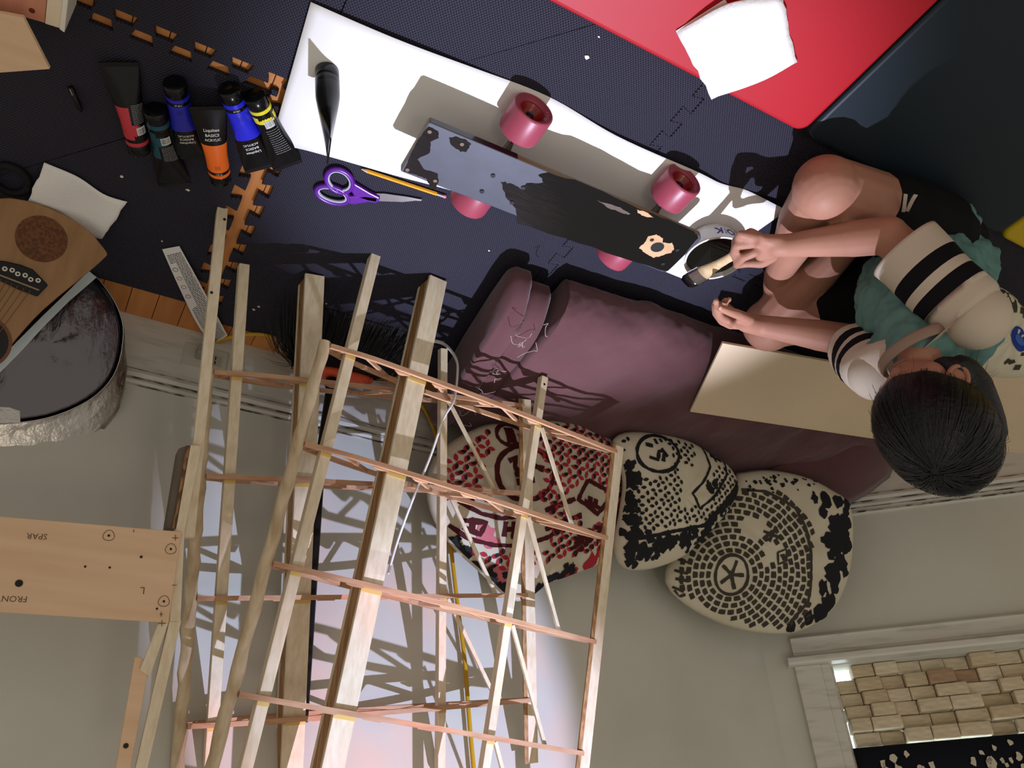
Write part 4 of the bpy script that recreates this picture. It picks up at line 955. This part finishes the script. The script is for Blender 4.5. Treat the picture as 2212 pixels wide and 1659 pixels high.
P3.stroke(bg_, circ_px(C3[0], C3[1], 34, 42), .006, True)
for k in range(5):
    a = math.radians(-70 + 72 * k); P3.stroke(bg_, [(C3[0], C3[1]), (C3[0] + 26 * math.cos(a), C3[1] + 32 * math.sin(a))], .007)
for st in ([(1628, 1150), (1665, 1165)], [(1655, 1140), (1640, 1172)], [(1632, 1163), (1648, 1150)]): P3.stroke(bg_, st, .006)
P3.stroke(bg_, [(1658, 1195), (1676, 1188), (1678, 1212), (1660, 1220)], .004, True); P3.stroke(bg_, [(1664, 1200), (1672, 1208)], .004)
P3.stroke(bg_, [(1590, 1060), (1640, 1065), (1700, 1100), (1725, 1160), (1733, 1230), (1728, 1300), (1690, 1350)], .006)
for st in ([(1450, 1232), (1475, 1240)], [(1452, 1250), (1478, 1256)], [(1462, 1225), (1464, 1262)], [(1448, 1268), (1470, 1278)], [(1458, 1208), (1480, 1218)], [(1452, 1275), (1462, 1290), (1474, 1284)]): P3.stroke(bg_, st, .005)
for q, r in (((1805, 1150), .020), ((1790, 1165), .022), ((1815, 1130), .016), ((1770, 1170), .014), ((1800, 1215), .017), ((1780, 1235), .017), ((1760, 1270), .012), ((1775, 1300), .016), ((1755, 1325), .013), ((1790, 1270), .010), ((1735, 1335), .012), ((1770, 1085), .014), ((1800, 1085), .012), ((1745, 1080), .008), ((1760, 1110), .010), ((1820, 1180), .012), ((1822, 1090), .010), ((1700, 1355), .010), ((1815, 1235), .009), ((1785, 1130), .016), ((1808, 1170), .020), ((1778, 1200), .010), ((1790, 1180), .018), ((1815, 1110), .010), ((1768, 1320), .014), ((1790, 1250), .016)): P3.blob(bk_, *q, r * 1.15, .0016, r * 1.4)
for k in range(40): P3.blob(bk_, random.uniform(1600, 1760), 1035 + random.gauss(0, 8) + (random.random() * 20), random.uniform(.002, .005), .0018)
for b, nm, m in ((bg_, 'grid_print', m_inkgrey), (bk_, 'black_print', m_ink)): P3.done(b, nm, m)
# --- pillow 2: black leaves, black lower border
P2 = Pillow('printed_pillow', [(1322, 952), (1345, 935), (1400, 934), (1480, 950), (1540, 985), (1575, 1010), (1592, 1050), (1578, 1092), (1545, 1135), (1510, 1168), (1470, 1205), (1400, 1230), (1345, 1226), (1326, 1180), (1340, 1100), (1346, 1030)],
            (1.42, .200, .31), (-.05, .92, .39), .055, .050, 'canvas pillow printed with small black leaves and ringed sign between the others')
bk_ = MB()
def c2(px, py):
    if math.hypot(px - 1402, py - 985) < 50 or py > 1160 - (px - 1360) * .22 or px < 1372 and py > 1020: return False
    if abs(px - 1505) < 34 and abs(py - 1050) < 45 or px > 1500 and py < 1010: return False
    return True
leaves(P2, c2, .0215, None, bk_, 0)
P2.stroke(bk_, circ_px(1402, 982, 44, 40), .006, True)
for st in ([(1378, 962), (1392, 966)], [(1400, 950), (1402, 962)], [(1412, 950), (1414, 958)], [(1382, 990), (1398, 996), (1402, 978), (1412, 978), (1408, 1000)], [(1408, 972), (1418, 990)]): P2.stroke(bk_, st, .007)
P2.stroke(bk_, [(1510, 965), (1512, 1010), (1490, 1045), (1468, 1068), (1486, 1100), (1520, 1070), (1550, 1030), (1556, 995)], .005)
for q, r in (((1505, 1050), .010), ((1520, 1045), .010), ((1512, 1060), .010)): P2.blob(bk_, *q, r)
for st in ([(1520, 972), (1545, 985)], [(1522, 985), (1548, 998)], [(1528, 968), (1532, 1000)]): P2.stroke(bk_, st, .006)
for k in range(190):
    t = random.random()
    if k < 105: q = (lerp(1345, 1560, t), lerp(1180, 1125, t) + random.gauss(16, 13))
    elif k < 150: q = (1350 + random.gauss(0, 6), lerp(1000, 1180, t))
    else: q = (lerp(1500, 1585, t), lerp(1150, 1050, t) + random.gauss(0, 5))
    P2.blob(bk_, *q, random.uniform(.004, .011), .0018)
P2.stroke(bk_, [(1350, 1165), (1420, 1150), (1500, 1135), (1560, 1070), (1585, 1040)], .007)
P2.done(bk_, 'black_print', m_ink)

# ================================================================== BOARDS ON THE FUTON, BACK CUSHION
m_board = mat('primed_board', srgb(216, 194, 164), .6, col2=srgb(206, 184, 152), nscale=(3, 3, 3))
q = [at(1560, 737, .130), at(1490, 885, .128), at(1880, 943, .130), at(2010, 962, .130)]; r4 = q[0] + (q[3] - q[1])
o = MB().prism([q[0], q[1], q[3], r4], (0, 0, .006)).build('primed_board', m_board, origin=q[1]); tag(o, 'pale primed board lying on the futon beside the child', 'board')
zb = .165
q = [at(2068, 786, zb), at(2235, 790, zb), at(2252, 980, zb), at(2085, 962, zb)]
o = MB().prism(q, (0, 0, .006)).build('primed_board', m_board, origin=q[1]); tag(o, 'pale primed board at the right edge behind the ponytail', 'board')
P4 = Pillow('printed_cushion', [(2085, 690), (2120, 640), (2150, 618), (2190, 640), (2230, 690), (2250, 740), (2240, 800), (2160, 815), (2100, 790), (2080, 740)], (1.70, .99, .12), (-.30, .45, .84), .05, .05,
            'white cushion with grey marks and a blue dot at the right edge')
P4.obj['group'] = 'cushions on the floor'; bk_, bb_, bc_ = MB(), MB(), MB()
for st in ([(2160, 618), (2160, 635)], [(2172, 625), (2176, 645), (2170, 662)], [(2192, 668), (2202, 672)], [(2188, 660), (2198, 664)], [(2188, 745), (2186, 752)], [(2150, 762), (2155, 768)], [(2160, 764), (2164, 770)], [(2176, 772), (2174, 785)], [(2202, 715), (2212, 720)], [(2195, 640), (2205, 655)], [(2208, 755), (2214, 765)]): P4.stroke(bk_, st, .010)
u, v = P4.uv(2175, 716); P4.ell(bb_, 2175, 716, 17, 27, .0018); P4.ell(bc_, 2175, 717, 8, 12, .0026)
P4.done(bk_, 'grey_print', m_inkgrey); P4.done(bb_, 'blue_dot', mat('blue_ink', srgb(24, 50, 130), .8)); P4.done(bc_, 'pale_blue_centre', mat('pale_blue_ink', srgb(60, 96, 170), .8))

# ================================================================== WINDOW BLOCKS AND CLOTH
m_blk = [mat('end_grain_block_%d' % k, srgb(*c), .7, col2=srgb(*[int(x * .86) for x in c]), nscale=(30, 30, 120), ramp=(.35, .7)) for k, c in enumerate(((216, 200, 168), (206, 188, 154), (222, 208, 178), (176, 146, 116)))]
random.seed(17); z = .6125; row = 0; k = 0
rows = [(.034, .225), (.036, .180), (.034, .180), (.034, .184), (.034, .186), (.036, .190)]
for hgt, u0 in rows:
    u = u0; kb = 0
    while u < .98:
        w = random.uniform(.058, .082) if u > u0 + .001 else random.uniform(.045, .07)
        w = min(w, .995 - u)
        if w < .02: break
        skip = (row == 0 and .60 < u < .66) or (row == 1 and .62 < u < .66)
        if not skip:
            dep = random.choice((.0, .003, .008, .016, .026, .034)); hz = hgt * random.choice((.96, .98, 1.0)); n1 = -.012 - dep; n0 = -.075
            b = MB(); tilt = random.uniform(-.02, .02); axb = (DR * math.cos(tilt) + ZZ * math.sin(tilt), NR, ZZ * math.cos(tilt) - DR * math.sin(tilt))
            cc = wr(u + w / 2, z + hgt / 2, (n0 + n1) / 2); b.box(cc, w / 2 - .0008, (n1 - n0) / 2, hz / 2 - .0005, axb)
            o = b.build('wood_block', m_blk[3] if (row, int(u * 10)) == (1, 4) else m_blk[random.choice((0, 0, 1, 2))], origin=wr(u + w / 2, z, n0)); bevel(o, .003, 2)
            kb += 1; tag(o, 'pale wood block in the window, %s, %s from the casing' % (('row on the sill', 'second row above the sill', 'third row above the sill', 'fourth row above the sill', 'fifth row above the sill', 'topmost row')[row], ('first', 'second', 'third', 'fourth', 'fifth', 'sixth', 'seventh', 'eighth', 'ninth', 'tenth', 'eleventh', 'twelfth', 'thirteenth', 'fourteenth')[kb - 1]), 'wood block', 'wood blocks stacked in the window')
        u += w
    z += hgt; row += 1
b = MB(); n, m = 30, 10; vs = []
for i in range(n + 1):
    for j in range(m + 1):
        u = lerp(.176, 1.005, i / n); zz = lerp(.824, 1.72, j / m); vs.append(wr(u, zz, -.014 + .004 * math.sin(i * .8) * (j / m)))
b.add(vs, [(i * (m + 1) + j, (i + 1) * (m + 1) + j, (i + 1) * (m + 1) + j + 1, i * (m + 1) + j + 1) for i in range(n) for j in range(m)])
cl = b.build('window_cloth', mat('black_cloth', srgb(28, 32, 40), .9, spec=.1), origin=wr(.6, .824, -.014), smooth=True); s_ = cl.modifiers.new('solid', 'SOLIDIFY'); s_.thickness = .003
tag(cl, 'black cloth with white splatter print hung in the window above the blocks', 'cloth')
b = MB(); random.seed(23)
for k in range(70):
    u, zz = random.uniform(.18, .7), .84 + random.random() ** .6 * .12; r = random.uniform(.004, .013); n = 9; c = wr(u, zz, -.0055)
    b.add([c] + [c + DR * r * random.uniform(.5, 1.2) * math.cos(2 * math.pi * q / n) + ZZ * r * random.uniform(.6, 1.8) * math.sin(2 * math.pi * q / n) for q in range(n)], [(0, 1 + q, 1 + (q + 1) % n) for q in range(n)])
o = b.build('white_splatter', m_canvas, cl); o['kind'] = 'stuff'

# ================================================================== TOP-LEFT FURNITURE
m_pink = mat('pink_pine', srgb(206, 140, 112), .6, col2=srgb(190, 124, 98), nscale=(40, 6, 6)); m_cream = mat('cream_painted_post', srgb(226, 208, 180), .5)
hb = .075
ws = thing('drawer_box', at(60, 20, 0), 'corner of a pine drawer box with cream rim at top left', 'box')
def bq(px, py): return at(px, py, hb)
a0, a1, a2, a3 = bq(139, 71), bq(128, 63), bq(96, 53), bq(-120, -8)
fy = V((-.012, .42, 0))
o = MB().prism([a0, a1, a1 + fy, a0 + fy], (0, 0, -hb + .001)).build('rim_edge', mat('cream_edge', srgb(226, 220, 206), .5), ws); bevel(o, .001)
o = MB().prism([a1 + V((0, 0, -.002)), a2 + V((0, 0, -.002)), a2 + fy + V((0, 0, -.002)), a1 + fy + V((0, 0, -.002))], (0, 0, -hb + .003)).build('rim', m_cream, ws); bevel(o, .001)
o = MB().prism([a2 + V((-.001, 0, -.004)), a3 + V((0, 0, -.004)), a3 + fy + V((0, 0, -.004)), a2 + fy + V((-.001, 0, -.004))], (0, 0, -hb + .005)).build('pine_panel', m_pink, ws)
kn = at(69, 23, hb - .0038); MB().disc(kn, (0, 0, 1), .0042, .0004, 12).build('knot', mat('pine_knot', srgb(96, 44, 30), .7), ws)
zp = .10
q = [at(107, 149, zp), at(50, 38, zp), at(-150, 0, zp), at(-180, 170, zp)]
o = MB().prism(q, (0, 0, -.006)).build('plywood_offcut', m_ply, origin=at(60, 120, 0)); tag(o, 'tan plywood offcut sticking in from the left edge beside the bench', 'board')
b = MB(); ckr = at(22, 388, .006)
for k in range(1): b.tube([ckr + V((math.cos(t) * .03, math.sin(t) * .035, 0)) for t in [2 * math.pi * k / 24 for k in range(25)]], .007, 8)
tag(b.build('tape_ring', m_blackmatte, origin=V((ckr.x, ckr.y, 0)), smooth=True), 'black tape ring on the dark mat beside the torn towel', 'tape')

# ================================================================== CHILD
m_skin = mat('skin', srgb(172, 124, 102), .55, spec=.25, sss=.1, col2=srgb(162, 114, 94), nscale=(7, 7, 7))
m_teal = mat('teal_jersey', srgb(104, 142, 136), .85, spec=.1, bump=.6, bscale=(30, 30, 30), col2=srgb(90, 126, 122), nscale=(9, 9, 9))
m_sleeve = mat('cream_jersey', srgb(196, 182, 164), .85, spec=.1, bump=.4, bscale=(34, 34, 34))
m_stripe = mat('black_jersey', srgb(22, 20, 24), .85, spec=.1)
m_shorts = mat('black_shorts', srgb(16, 16, 18), .85, spec=.15, bump=.4, bscale=(30, 30, 30))
m_hair = mat('black_hair', srgb(11, 11, 13), .42, spec=.35, bump=1.0, bscale=(14, 190, 150))
CH = thing('person', (1.38, 1.02, 0), 'child in teal raglan shirt and black shorts sitting cross-legged, painting with a brush', 'person')
pel = V((1.43, 1.02, .105)); hipR, hipL = V((1.37, 1.095, .10)), V((1.44, .93, .10))
KR, KL = at(1782, 402, .118), at(1660, 700, .092)
ankR, toeR = V((1.225, .835, .052)), V((1.300, .745, .040)); ankL, toeL = V((1.29, .985, .050)), V((1.36, 1.06, .04))
chest, neckb = V((1.27, 1.065, .345)), V((1.205, 1.068, .438))
shR, shL = V((1.235, 1.162, .400)), V((1.235, .965, .392))
elR, wrR = at(1918, 508, .235), at(1706, 530, .165)
elL, wrL = at(1835, 735, .225), at(1640, 703, .165)
HC = V((1.205, 1.050, .550)); HF = V((-.86, .08, -.50)).normalized(); HU = V((-.50, .02, .86)); HU = (HU - HU.dot(HF) * HF).normalized(); HS = HF.cross(HU).normalized()   # HS = child's right
if HS.y < 0: HS = -HS
def hp(f, s, u): return HC + HF * f + HS * s + HU * u
b = MB()
# head: skull, jaw, face
b.sphere(hp(-.012, 0, .014), (.088, .070, .084), 24, 16, (HF, HS, HU)); b.sphere(hp(.028, 0, -.030), (.062, .056, .070), 20, 14, (HF, HS, HU)); b.sphere(hp(.040, 0, -.066), (.040, .036, .034), 16, 10, (HF, HS, HU))
b.sphere(hp(.088, 0, -.024), (.013, .010, .018), 12, 8, (HF, HS, HU)); b.sphere(hp(.078, 0, -.058), (.012, .019, .007), 12, 8, (HF, HS, HU))
for sg in (1, -1):
    b.sphere(hp(.074, sg * .028, .000), (.012, .015, .008), 12, 8, (HF, HS, HU)); b.sphere(hp(.048, sg * .036, -.032), (.030, .022, .030), 12, 8, (HF, HS, HU))
    if sg < 0: b.sphere(hp(-.020, sg * .074, -.010), (.017, .008, .027), 14, 10, (HF, HS, HU))
b.capsule(neckb + V((.02, 0, -.03)), hp(-.018, 0, -.05), .040, .036)
# torso core
b.sphere(lerp(pel, chest, .55), (.075, .095, .12)); b.capsule(chest, neckb, .066, .038); b.capsule(chest + V((0, .05, .0)), shR, .036, .034); b.capsule(chest + V((0, -.05, .0)), shL, .036, .034)
b.sphere(pel, (.09, .125, .08))
# legs
for hip, kn, an, toe in ((hipR, KR, ankR, toeR), (hipL, KL, ankL, toeL)):
    b.capsule(hip, lerp(hip, kn, .55), .076, .070); b.capsule(lerp(hip, kn, .5), kn, .070, .056); b.sphere(kn + V((0, 0, .004)), .059, 16, 12)
    cf = lerp(kn, an, .38) + V((0, 0, -.006)); b.capsule(kn, cf, .052, .050); b.capsule(cf, lerp(kn, an, .75), .050, .036); b.capsule(lerp(kn, an, .7), an, .037, .029); b.capsule(an, lerp(an, toe, .45), .030, .028)
    b.capsule(lerp(an, toe, .3), toe, .029, .021)
    dt = (toe - an).normalized(); sd = dt.cross(UP).normalized()
    for k in range(5): q = toe + sd * (-.020 + .010 * k); b.capsule(q - dt * .012, q + dt * (.020 - .003 * k), .0085 if k == 0 else .0068, .0075 if k == 0 else .006)
# arms
for sh, el, wr_ in ((shR, elR, wrR), (shL, elL, wrL)):
    b.capsule(sh, lerp(sh, el, .35), .034, .037); b.capsule(lerp(sh, el, .35), el, .037, .033); b.sphere(el, .034, 14, 10); b.capsule(el, lerp(el, wr_, .35), .034, .033); b.capsule(lerp(el, wr_, .3), wr_, .033, .0225)
def chain(pts, r):
    for i in range(len(pts) - 1): b.capsule(pts[i], pts[i + 1], r[i], r[i + 1], 10)
# right hand round the brush handle
kn_c = at(1640, 532, .150)
b.capsule(wrR, lerp(wrR, kn_c, .4), .0225, .022)
pd = (kn_c - wrR).normalized(); ps = pd.cross(UP).normalized()
for k in range(4):
    q0 = lerp(wrR, kn_c, .35) + ps * lerp(-.013, .013, k / 3) ; q1 = kn_c + ps * lerp(-.023, .023, k / 3) + UP * .004; b.capsule(q0, q1, .0135, .0115)
hdl = lambda x: br_tip + bdv * x
FR = [([at(1628, 512, .160), at(1600, 506, .156), at(1588, 522, .143), at(1590, 540, .132)], (.0100, .0090, .0082, .0072)),
      ([at(1626, 526, .164), at(1592, 530, .160), at(1584, 548, .142), at(1592, 562, .128)], (.0104, .0094, .0084, .0074)),
      ([at(1630, 545, .164), at(1606, 556, .162), at(1594, 568, .146), at(1590, 574, .134)], (.0100, .0092, .0082, .0072)),
      ([at(1648, 516, .158), at(1622, 500, .150), at(1606, 508, .138), at(1604, 524, .130)], (.0090, .0080, .0072, .0064)),
      ([at(1672, 552, .152), at(1646, 568, .146), at(1618, 568, .140), at(1596, 572, .134)], (.0120, .0112, .0096, .0080))]
for pts, r in FR: chain(pts, r)
# left hand, open and curled
kl = at(1580, 690, .172); ps2 = (kl - wrL).normalized().cross(UP).normalized()
b.capsule(wrL, lerp(wrL, kl, .5), .0225, .021)
for k in range(4): b.capsule(lerp(wrL, kl, .35), kl + UP * lerp(-.018, .016, k / 3) + ps2 * lerp(-.006, .004, k / 3), .0140, .0110)
FLh = [([at(1580, 702, .170), at(1560, 694, .172), at(1546, 676, .174), at(1544, 656, .176)], (.0104, .0096, .0086, .0072)),
       ([at(1578, 694, .176), at(1556, 684, .180), at(1549, 666, .184), at(1547, 650, .186)], (.0100, .0092, .0082, .0070)),
       ([at(1580, 680, .158), at(1566, 668, .156), at(1558, 660, .160), at(1568, 648, .166)], (.0098, .0088, .0078, .0068)),
       ([at(1586, 676, .148), at(1574, 664, .144), at(1564, 656, .148), at(1576, 646, .152)], (.0088, .0078, .0068, .0060)),
       ([at(1618, 690, .180), at(1596, 680, .190), at(1574, 672, .194), at(1558, 666, .196)], (.0125, .0110, .0098, .0086))]
for pts, r in FLh: chain(pts, r)
body = remesh_obj(b.build('body', m_skin, CH), .0038, 7)
# nails and facial details
m_nail = mat('finger_nail', srgb(214, 160, 140), .35)
m_lip = mat('lips', srgb(150, 98, 84), .5); m_brow = m_hair
b = MB(); b.sphere(hp(.0885, 0, -.058), (.0028, .014, .0032), 12, 8, (HF, HS, HU)); b.build('lips', m_lip, body, smooth=True)
for sg in (1, -1):
    b = MB(); b.sphere(hp(.0800, sg * .028, -.004), (.0022, .011, .0022), 12, 8, (HF, HS, HU)); b.build('eyelashes', m_hair, body, smooth=True)
    pass
for pts in (FLh[4][0], FLh[0][0]):
    q = pts[-1]; dd = (pts[-1] - pts[-2]).normalized(); b = MB(); b.sphere(q + dd * .002 + (CAM - q).normalized() * .0068, (.0042, .0042, .0016), 10, 6, (dd, dd.cross((CAM - q).normalized()).normalized(), (CAM - q).normalized())); b.build('nail', m_nail, body, smooth=True)
# hair: cap over the skull with a gathered bunch at the nape
b = MB(); K = 48; rings = []
for j in range(0, 15):
    ph = math.pi * .99 * j / 14; ring = []
    for k in range(K):
        a = 2 * math.pi * k / K; f, sd_ = math.cos(a), math.sin(a)
        # lower edge: high over the face, low at the nape
        low = 2.03 + .22 * (-f) + (.03 if f > .5 else 0) - .05 * abs(sd_)
        p_ = ph / (math.pi * .99) * low; w = 1 + .018 * math.sin(k * 5 + j) * (j > 9)
        ring.append(hp(-.012 + math.sin(p_) * f * .112 * w, math.sin(p_) * sd_ * .087 * w, .016 + math.cos(p_) * .104))
    rings.append(ring)
inner = [[HC + (q - HC) * .90 for q in r_] for r_ in reversed(rings[1:])]
b.loft(rings[1:] , False); n0 = len(b.v); b.v.append(hp(-.014, 0, .120)); 
for k in range(K): b.f.append([(k + 1) % K, k, n0]); b.mi.append(0)
hair = b.build('hair', m_hair, CH, smooth=True); s_ = hair.modifiers.new('solid', 'SOLIDIFY'); s_.thickness = .014; s_.offset = -1; ss = hair.modifiers.new('sub', 'SUBSURF'); ss.levels = 1; ss.render_levels = 2
b = MB(); nape = hp(-.085, .030, -.045)
b.tube(spline([hp(-.092, .0, -.005), hp(-.090, .030, -.038), at(2085, 815, .50), at(2050, 792, .485), at(2018, 783, .470)], 5), [.030] * 5 + [.034] * 5 + [.030, .028, .026, .024, .021] + [.018, .016, .014, .012, .009] + [.005], 14, flat=.75)
b.build('ponytail', m_hair, CH, smooth=True)
random.seed(41); b = MB()
for k in range(620):      # strands combed from the crown over the cap
    a = random.uniform(0, 6.28); f, sd_ = math.cos(a), math.sin(a); low = 2.03 + .22 * (-f) + (.03 if f > .5 else 0) - .05 * abs(sd_); p0_ = random.uniform(.05, .9); p1_ = min(low + random.uniform(-.06, .05), p0_ + random.uniform(.6, 1.6)); wv = random.uniform(-.12, .12); prev = None; of_ = random.uniform(1.006, 1.022); wd_ = random.uniform(.0005, .0013); vs = []
    for i in range(9):
        t = i / 8; p_ = lerp(p0_, p1_, t); aa = a + wv * t; q = hp(-.012 + math.sin(p_) * math.cos(aa) * .112 * of_, math.sin(p_) * math.sin(aa) * .087 * of_, .016 + math.cos(p_) * .104 * of_); tg_ = (-HF * math.sin(aa) + HS * math.cos(aa)) * wd_ * (1 - .7 * t); vs += [q - tg_, q + tg_]
    b.add(vs, [(2 * i, 2 * i + 1, 2 * i + 3, 2 * i + 2) for i in range(8)])
for k in range(46):
    a = random.uniform(0, 6.28); q = hp(-.012 + math.cos(a) * .110, math.sin(a) * .086, .016 + random.uniform(-.03, .03)); o_ = (q - HC).normalized()
    e1 = q + o_ * random.uniform(.004, .014) - HU * random.uniform(.012, .05); sd_ = HS * .0005 + HF * .0004; md = lerp(q, e1, .5) + o_ * .004
    b.add([q - sd_, q + sd_, md + sd_, md - sd_, e1], [(0, 1, 2, 3), (3, 2, 4)])
for k in range(60):
    q = at(2080, 830, .50) + V((random.gauss(0, .012), random.gauss(0, .012), random.gauss(0, .010))); e1 = q + V((random.uniform(-.05, .03), random.uniform(0, .05), random.uniform(-.05, .01))); sd_ = V((.0005, .0003, 0)); md = lerp(q, e1, .5) + V((0, 0, .008)); b.add([q - sd_, q + sd_, md + sd_, md - sd_, e1], [(0, 1, 2, 3), (3, 2, 4)])
o = b.build('stray_hairs', m_hair, hair); o['kind'] = 'stuff'
E0 = hp(-.026, .084, -.016); rr_ = ray(2070, 816); EC = CAM + rr_ * ((E0 - CAM).dot(rr_) / rr_.dot(rr_)); EC += (CAM - EC).normalized() * .018
b = MB(); en = (HS * .8 + HF * .25 - HU * .1 + (CAM - EC).normalized() * .5).normalized(); eu = (HU - HU.dot(en) * en).normalized(); ef = eu.cross(en)
pth = [EC + ef * math.cos(t) * .015 + eu * math.sin(t) * .023 for t in [2 * math.pi * k / 24 for k in range(24)]]; rings = []
for i, q in enumerate(pth):
    o_ = (q - EC).normalized(); rings.append([q + o_ * math.cos(w) * .0042 + en * math.sin(w) * .0045 for w in [2 * math.pi * j / 8 for j in range(8)]])
rings.append(rings[0]); b.loft(rings, False); b.sphere(EC - en * .002, (.0145, .0225, .003), 14, 8, (ef, eu, en)); b.build('ear', m_skin, body, smooth=True)
# shirt
b = MB(); b.sphere(pel + V((-.005, 0, .055)), (.108, .142, .085), 20, 14); b.sphere(lerp(pel, chest, .35) + V((-.02, 0, .01)), (.104, .128, .10), 20, 14); b.sphere(lerp(pel, chest, .7) + V((-.015, 0, 0)), (.095, .122, .095), 20, 14)
b.capsule(chest, neckb + V((.012, 0, -.022)), .090, .052); b.capsule(chest + V((.0, .03, .01)), shR + V((0, -.015, -.005)), .065, .046); b.capsule(chest + V((.0, -.03, .01)), shL + V((0, .015, -.005)), .065, .046)
b.sphere(at(2052, 492, .10), (.05, .055, .05)); b.sphere(at(1915, 640, .22), (.055, .06, .06)); b.sphere(lerp(pel, chest, .5) + V((.055, .0, .02)), (.06, .11, .10)); b.sphere(lerp(chest, neckb, .3) + V((.062, .03, -.02)), (.045, .085, .085)); b.sphere(at(2090, 700, .31), (.05, .05, .07))
shirt = remesh_obj(b.build('shirt', m_teal, CH), .0055, 5)
tx = bpy.data.textures.new('cloth_folds', 'CLOUDS'); tx.noise_scale = .032; tx.noise_depth = 3; dm = shirt.modifiers.new('folds', 'DISPLACE'); dm.texture = tx; dm.strength = .022; dm.mid_level = .5
# neckband
b = MB(); nb_c = neckb + V((.006, 0, -.014)); na = ((hp(-.018, 0, -.05) - neckb).normalized() + V((-.25, .30, 0))).normalized(); nx = na.orthogonal().normalized(); ny = na.cross(nx)
pth = [nb_c + (nx * math.cos(t) + ny * math.sin(t)) * .068 for t in [2 * math.pi * k / 32 for k in range(32)]]; n = len(pth); rings = []
for i, q in enumerate(pth):
    o_ = (q - nb_c).normalized(); rings.append([q + o_ * math.cos(w) * .003 + na * math.sin(w) * .010 for w in [2 * math.pi * j / 10 for j in range(10)]])
rings.append(rings[0]); b.loft(rings, False); b.build('neckband', mat('grey_neckband', srgb(150, 128, 112), .85, spec=.1), CH, smooth=True)
# raglan sleeves: rows follow the stripes
def sleeve(sh, el, inner, end, s1, s2, rad):
    ax_ = (el - sh).normalized(); L = (el - sh).length; x = ax_.orthogonal().normalized(); y = ax_.cross(x)
    rows = [-.34, -.26, -.18, -.10, -.02, .06, .14, .20, s1 - .003, s1, s1 + .13, s1 + .133, s2 - .003, s2, s2 + .14, s2 + .143, (s2 + .143 + end) / 2, end - .03, end, end - .001]
    b = MB(); rings = []; mis = []
    for i, v in enumerate(rows):
        k = max(0, -v / .34); c = lerp(sh + ax_ * (v * L if v > 0 else 0), inner, k) if v < 0 else sh + ax_ * v * L
        r = rad * (1 + .10 * min(1, max(0, v) / end)) * (1 - .28 * k ** 2)
        if i == len(rows) - 1: r -= .006
        rings.append([c + (x * math.cos(t) + y * math.sin(t)) * r * (1 + .03 * math.sin(3 * t + v * 9)) for t in [2 * math.pi * j / 28 for j in range(28)]])
    for i in range(len(rows) - 1):
        m_ = (rows[i] + rows[i + 1]) / 2; mis.append(1 if (s1 < m_ < s1 + .13 or s2 < m_ < s2 + .14) else 0)
    b.loft(rings, True, mis=mis); b.sphere(sh - ax_ * .008, rad * .93, 24, 16); return b.build('sleeve', [m_sleeve, m_stripe], CH, smooth=True)
sleeve(shR, elR, neckb + V((.01, .012, -.012)), .80, .20, .42, .058)
sleeve(shL, elL, neckb + V((.01, -.012, -.012)), .62, .14, .34, .054)
# shorts
b = MB(); b.sphere(pel + V((.0, 0, -.012)), (.112, .142, .088), 20, 14)
for hip, kn, e_ in ((hipR, KR, .56), (hipL, KL, .52)):
    b.capsule(hip, lerp(hip, kn, e_ * .6), .086, .083); b.capsule(hip, lerp(hip, kn, e_ * .85), .080, .078)
shorts = remesh_obj(b.build('shorts', m_shorts, CH), .0055, 3)
for v in shorts.data.vertices:      # keep the cloth above the mat
    w = v.co + ORG[CH.name]
    if w.z < .004: v.co.z += .004 - w.z
for v in body.data.vertices:
    w = v.co + ORG[CH.name]
    if w.z < .003: v.co.z += .003 - w.z
for oo in (shorts, body, shirt):      # seated on the edge of the gym mat
    for v in oo.data.vertices:
        w = v.co + ORG[CH.name]
        if w.y > 1.12 and w.z < .0445: v.co.z += .0445 - w.z
for pts in ([(1945, 472, .150), (1952, 455, .165), (1955, 436, .168), (1957, 420, .166)], [(1952, 472, .150), (1962, 452, .165), (1972, 432, .168), (1979, 421, .166)]):
    b = MB(); P_ = spline([at(*q) for q in pts], 5); vs = []
    for q in P_: vs += [q - V((.0035, .001, 0)), q + V((.0035, .001, 0))]
    b.add(vs, [(2 * i, 2 * i + 1, 2 * i + 3, 2 * i + 2) for i in range(len(P_) - 1)]); o = b.build('drawstring', m_sleeve, shorts); s_ = o.modifiers.new('solid', 'SOLIDIFY'); s_.thickness = .002
